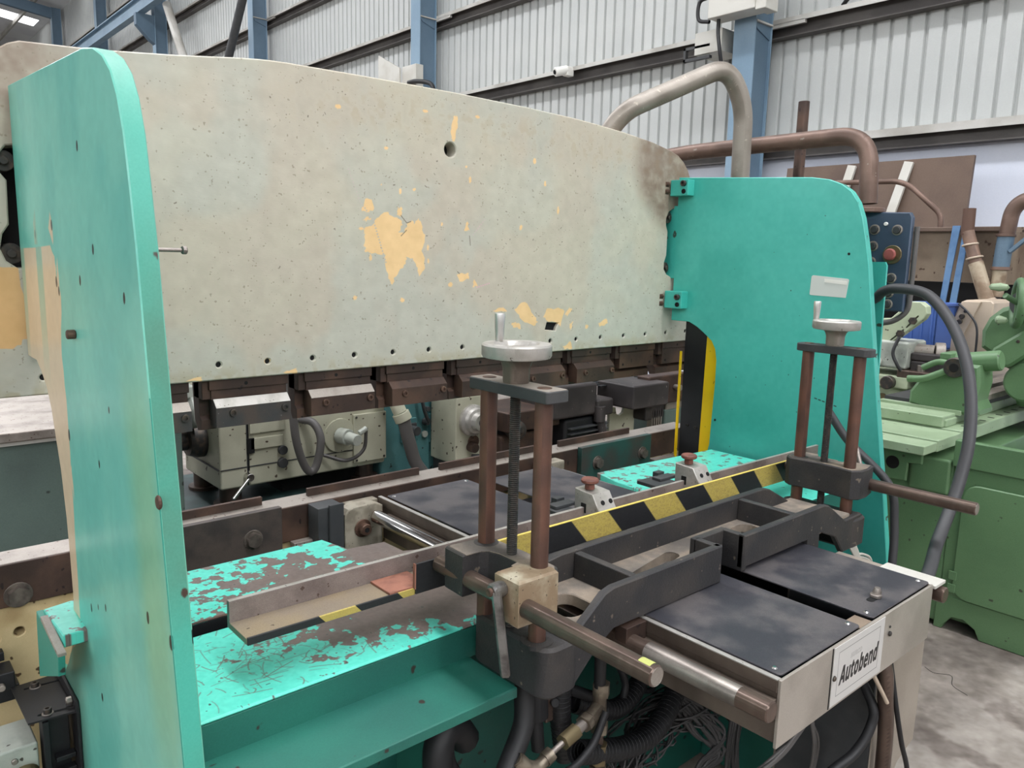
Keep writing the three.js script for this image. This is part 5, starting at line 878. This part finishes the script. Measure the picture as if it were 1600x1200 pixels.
// columns: facing flange pale, web side darker
const colZ = [[-5.0, 'first from the right, behind the thick grey pipe'], [-11.15, 'second from the right, with an open box at its foot'], [-17.57, 'third from the right, beside a leaning pipe'], [-24.1, 'carrying the crane rail bracket'], [-30.0, 'fifth from the right, seen above the crane rail'], [-36.3, 'farthest, under the pale rafter']];
for (const [z, lab] of colZ) {
  const t = thing('steel_column', 'blue painted steel wall column, ' + lab, 'column', [WX - .22, F0, z], 'blue wall columns');
  put('flange', [box(WX - .46, WX - .445, F0, 9.1, z - .13, z + .13, 0)], mt.blueCol, t); put('flange', [box(WX - .15, WX - .135, F0, 9.1, z - .13, z + .13, 0)], mt.blueCol, t);
  put('web', [box(WX - .446, WX - .14, F0, 9.1, z - .012, z + .1, 0)], mt.blueColDark, t);
  for (const y of [2.4, 3.67, 4.93]) put('cleat', [ext([[WX - .45, y + .08], [WX - .14, y + .08], [WX - .14, y - .06], [WX - .4, y + .02]], 'xy', z + .1, z + .115)], mt.blueColDark, t), put('angle_brace', [box(WX - .45, WX - .13, y + .082, y + .1, z + .1, z + .14, 0), box(WX - .14, WX - .1, y + .06, y + .1, z + .12, z + .5, 0)], girtM, t);
}
// end column on the near side (out of view) keeps the bay rhythm
// roof
const ceil = struct('ceiling');
const slopeY = (x) => 9.2 + (x < -4 ? (x + 20) : (WX - x)) * .12 - (x < -4 ? 0 : 0);
const roofPiece = (x0, x1, z0, z1, off, th) => ext([[x0, slopeY(x0) + off], [x1, slopeY(x1) + off], [x1, slopeY(x1) + off + th], [x0, slopeY(x0) + off + th]], 'xy', z0, z1, [], 0, 0);
const strips = [6.4, .2, -6.4, -13, -19.6, -26, -32.6, -39.8];
{
  const zs = [ZB, ...strips.flatMap((z) => [z + .6, z - .6]), ZA];
  const g = []; for (let i = 0; i < zs.length; i += 2) g.push(roofPiece(-4, WX + .3, zs[i + 1], zs[i], 0, .05));
  for (const z of strips) g.push(roofPiece(7.7, WX + .3, z - .6, z + .6, 0, .05), roofPiece(-4, -3, z - .6, z + .6, 0, .05));
  g.push(roofPiece(XL, -4, ZA, ZB, 0, .05));
  put('roof_sheet', g, mt.roof, ceil);
  for (const x of [7, 5.4, 3.8, 2.2, .6, -1, -2.6, -6, -9, -12]) put('purlin', [box(x - .04, x + .04, slopeY(x) - .16, slopeY(x), ZA, ZB, 0)], girtM, ceil);
  for (const z of [1.3, ...colZ.map((c) => c[0])]) put('rafter', [roofPiece(-4, WX - .462, z - .1, z + .1, -.55, .38), roofPiece(XL, -4, z - .1, z + .1, -.55, .38)], mt.blueColDark, ceil);
}
const glow = M({ color: 0xffffff, emissive: 0xfbfcff, emissiveIntensity: GLOW, roughness: .6 });
strips.forEach((z, i) => {
  const t = thing('skylight', 'translucent roof strip glowing white, ' + ['just behind the viewer', 'nearly overhead', 'above the upper beam', 'over the second bay', 'over the third bay', 'over the fourth bay', 'over the fifth bay', 'farthest, by the last column'][i], 'skylight', [1.8, slopeY(1.8), z], 'translucent roof strips');
  put('sheet', roofPiece(-3, 7.7, z - .595, z + .595, .0, .02), glow, t);
  const l = new THREE.RectAreaLight(0xfafbff, LAMP, 9.5, 1.18); l.position.set(1.8, slopeY(1.8) + H - .03, z); const a = Math.atan(.12);
  l.rotation.set(-Math.PI / 2, 0, 0); l.rotateY(0); l.rotation.order = 'XYZ'; l.lookAt(1.8 - Math.sin(a) * 5, slopeY(1.8) + H - 5, z); scene.add(l);
});
// added glowing bands on two unseen walls, brightening the beam and frame faces
{
  const lamp = (p, w, h, to) => { const l = new THREE.RectAreaLight(0xfafbff, FILL_BAND, w, h); l.position.set(...p); l.lookAt(...to); scene.add(l); };
  const t = thing('added_fill_band', 'long added fill light band glowing high on the unseen left wall', 'skylight', [XL + .02, 4.2, -14]);
  put('sheet', box(XL + .005, XL + .02, 4.2, 7.4, -30, 6, 0), glow, t); lamp([XL + .06, 5.8 + H, -12], 36, 3.2, [0, 5.8 + H, -12]);
  const u = thing('added_fill_band', 'added fill light band glowing high on the unseen wall behind the viewer', 'skylight', [-4, 4.2, ZB - .02]);
  put('sheet', box(-14, 6, 4.2, 7.4, ZB - .02, ZB - .005, 0), glow, u); lamp([-4, 5.8 + H, ZB - .06], 20, 3.2, [-4, 5.8 + H, 0]);
}
// closing walls (out of view)
const wl = put('wall_left', box(XL - .3, XL, F0, 9.2, ZA, ZB, 0), mt.sheet); wl.userData.kind = 'structure';
const wb = put('wall_back', box(XL - .3, WX + .3, F0, 10.6, ZA - .3, ZA, 0), mt.sheet); wb.userData.kind = 'structure';
const wf = put('wall_front', box(XL - .3, WX + .3, F0, 10.6, ZB, ZB + .3, 0), mt.sheet); wf.userData.kind = 'structure';
// crane rail on its bracket
{
  const t = thing('crane_rail', 'pale blue crane runway beam on a column bracket, high on the left', 'crane beam', [7.2, 6.3, -28]);
  const b = (z0, z1) => [box(7.1, 7.3, 6.72, 6.75, z0, z1, 0), box(7.19, 7.21, 6.38, 6.74, z0, z1, 0), box(7.1, 7.3, 6.35, 6.38, z0, z1, 0)];
  put('beam', b(-43.5, -22.0), mt.blueCol, t);
  for (const z of [-24.1, -30.0, -36.3]) put('bracket', [ext([[7.06, 6.35], [7.54, 6.35], [7.54, 5.6], [7.4, 5.7], [7.06, 6.05]], 'xy', z - .1, z + .1)], mt.blueColDark, t);
}
single('brace_pipe', 'dark grey pipe leaning in front of the wall, left of the third blue column', 'pipe', [cham([7.2, 5.7, -16.75], [7.2, 3.6, -18.5], .09, 14)], mt.darkGrey);
single('brace_pipe', 'pale grey pipe leaning beside the crane rail bracket', 'pipe', [cham([7.4, 6.3, -22.5], [7.4, 4.4, -21.12], .11, 14)], mt.girt);
{
  const t = thing('switch_box', 'white electrical box on the first blue column with black cables', 'electrical box', [7.3, 2.5, -4.95]);
  put('case', box(7.26, 7.5, 2.52, 3.3, -5.28, -4.72, .01), mt.boxGrey, t); put('side', box(7.27, 7.5, 2.5, 3.3, -4.72, -4.6, .01), mt.boxGrey, t);
  put('cable', [tube([[7.35, 2.52, -5.2], [7.34, 2.38, -5.19], [7.33, 2.2, -5.15], [7.4, 2.0, -5.15]], .02, 8), tube([[7.3, 2.75, -5.3], [7.3, 2.72, -5.42], [7.3, 2.55, -5.42], [7.3, 2.5, -5.28]], .02, 8)], mt.rubber, t); put('bracket', [box(7.5, 7.55, 2.2, 2.35, -5.75, -5.72), box(7.5, 7.55, 2.2, 2.23, -5.75, -5.4), box(7.5, 7.55, 2.32, 2.35, -5.75, -5.4)], mt.darkGrey, t);
  put('lower_tray', box(7.5, 7.9, 2.25, 2.48, -5.6, -5.25), mt.boxGrey, t);
}
single('wall_cable', 'short black cable hanging on the corrugated wall right of the white electrical box', 'cable', [tube([[7.9, 2.9, -4.05], [7.88, 2.75, -3.98], [7.9, 2.63, -4.06], [7.95, 2.57, -4.15]], .022, 8)], mt.rubber);
{
  const t = thing('open_box', 'grey electrical box with its door open at the foot of the second column', 'electrical box', [7.4, 2.3, -11.7]);
  put('case', box(7.45, 7.6, 2.3, 3.02, -11.4, -11.0, .01), mt.boxGrey, t); put('door', [ext([[-12.05, 2.3], [-11.4, 2.3], [-11.4, 3.0], [-12.05, 3.3]].reverse(), 'zy', 7.4, 7.43)], mt.boxGrey, t); put('inside', box(7.45, 7.55, 2.3, 2.8, -12.2, -12.0), mt.darkGrey, t);
  put('hose', [tube([[7.45, 2.75, -11.2], [7.4, 2.72, -10.9], [7.4, 2.62, -10.5], [7.4, 2.4, -10.4]], .035, 8)], mt.rubber, t);
}
{
  const t = thing('security_camera', 'small white security camera on the wall rail above the upper beam', 'camera', [7.75, 2.42, -7.9]);
  put('body', [cham([7.8, 2.5, -7.9], [7.62, 2.45, -7.95], .06, 18, .01), box(7.76, 7.88, 2.42, 2.54, -7.95, -7.85, .01)], mt.white, t); put('lens', cham([7.62, 2.45, -7.95], [7.61, 2.447, -7.953], .03, 14), mt.hole, t);
}
scene.traverse((o) => { if (o.isLight) o.castShadow = !o.isRectAreaLight; });
renderer.render(scene, camera);
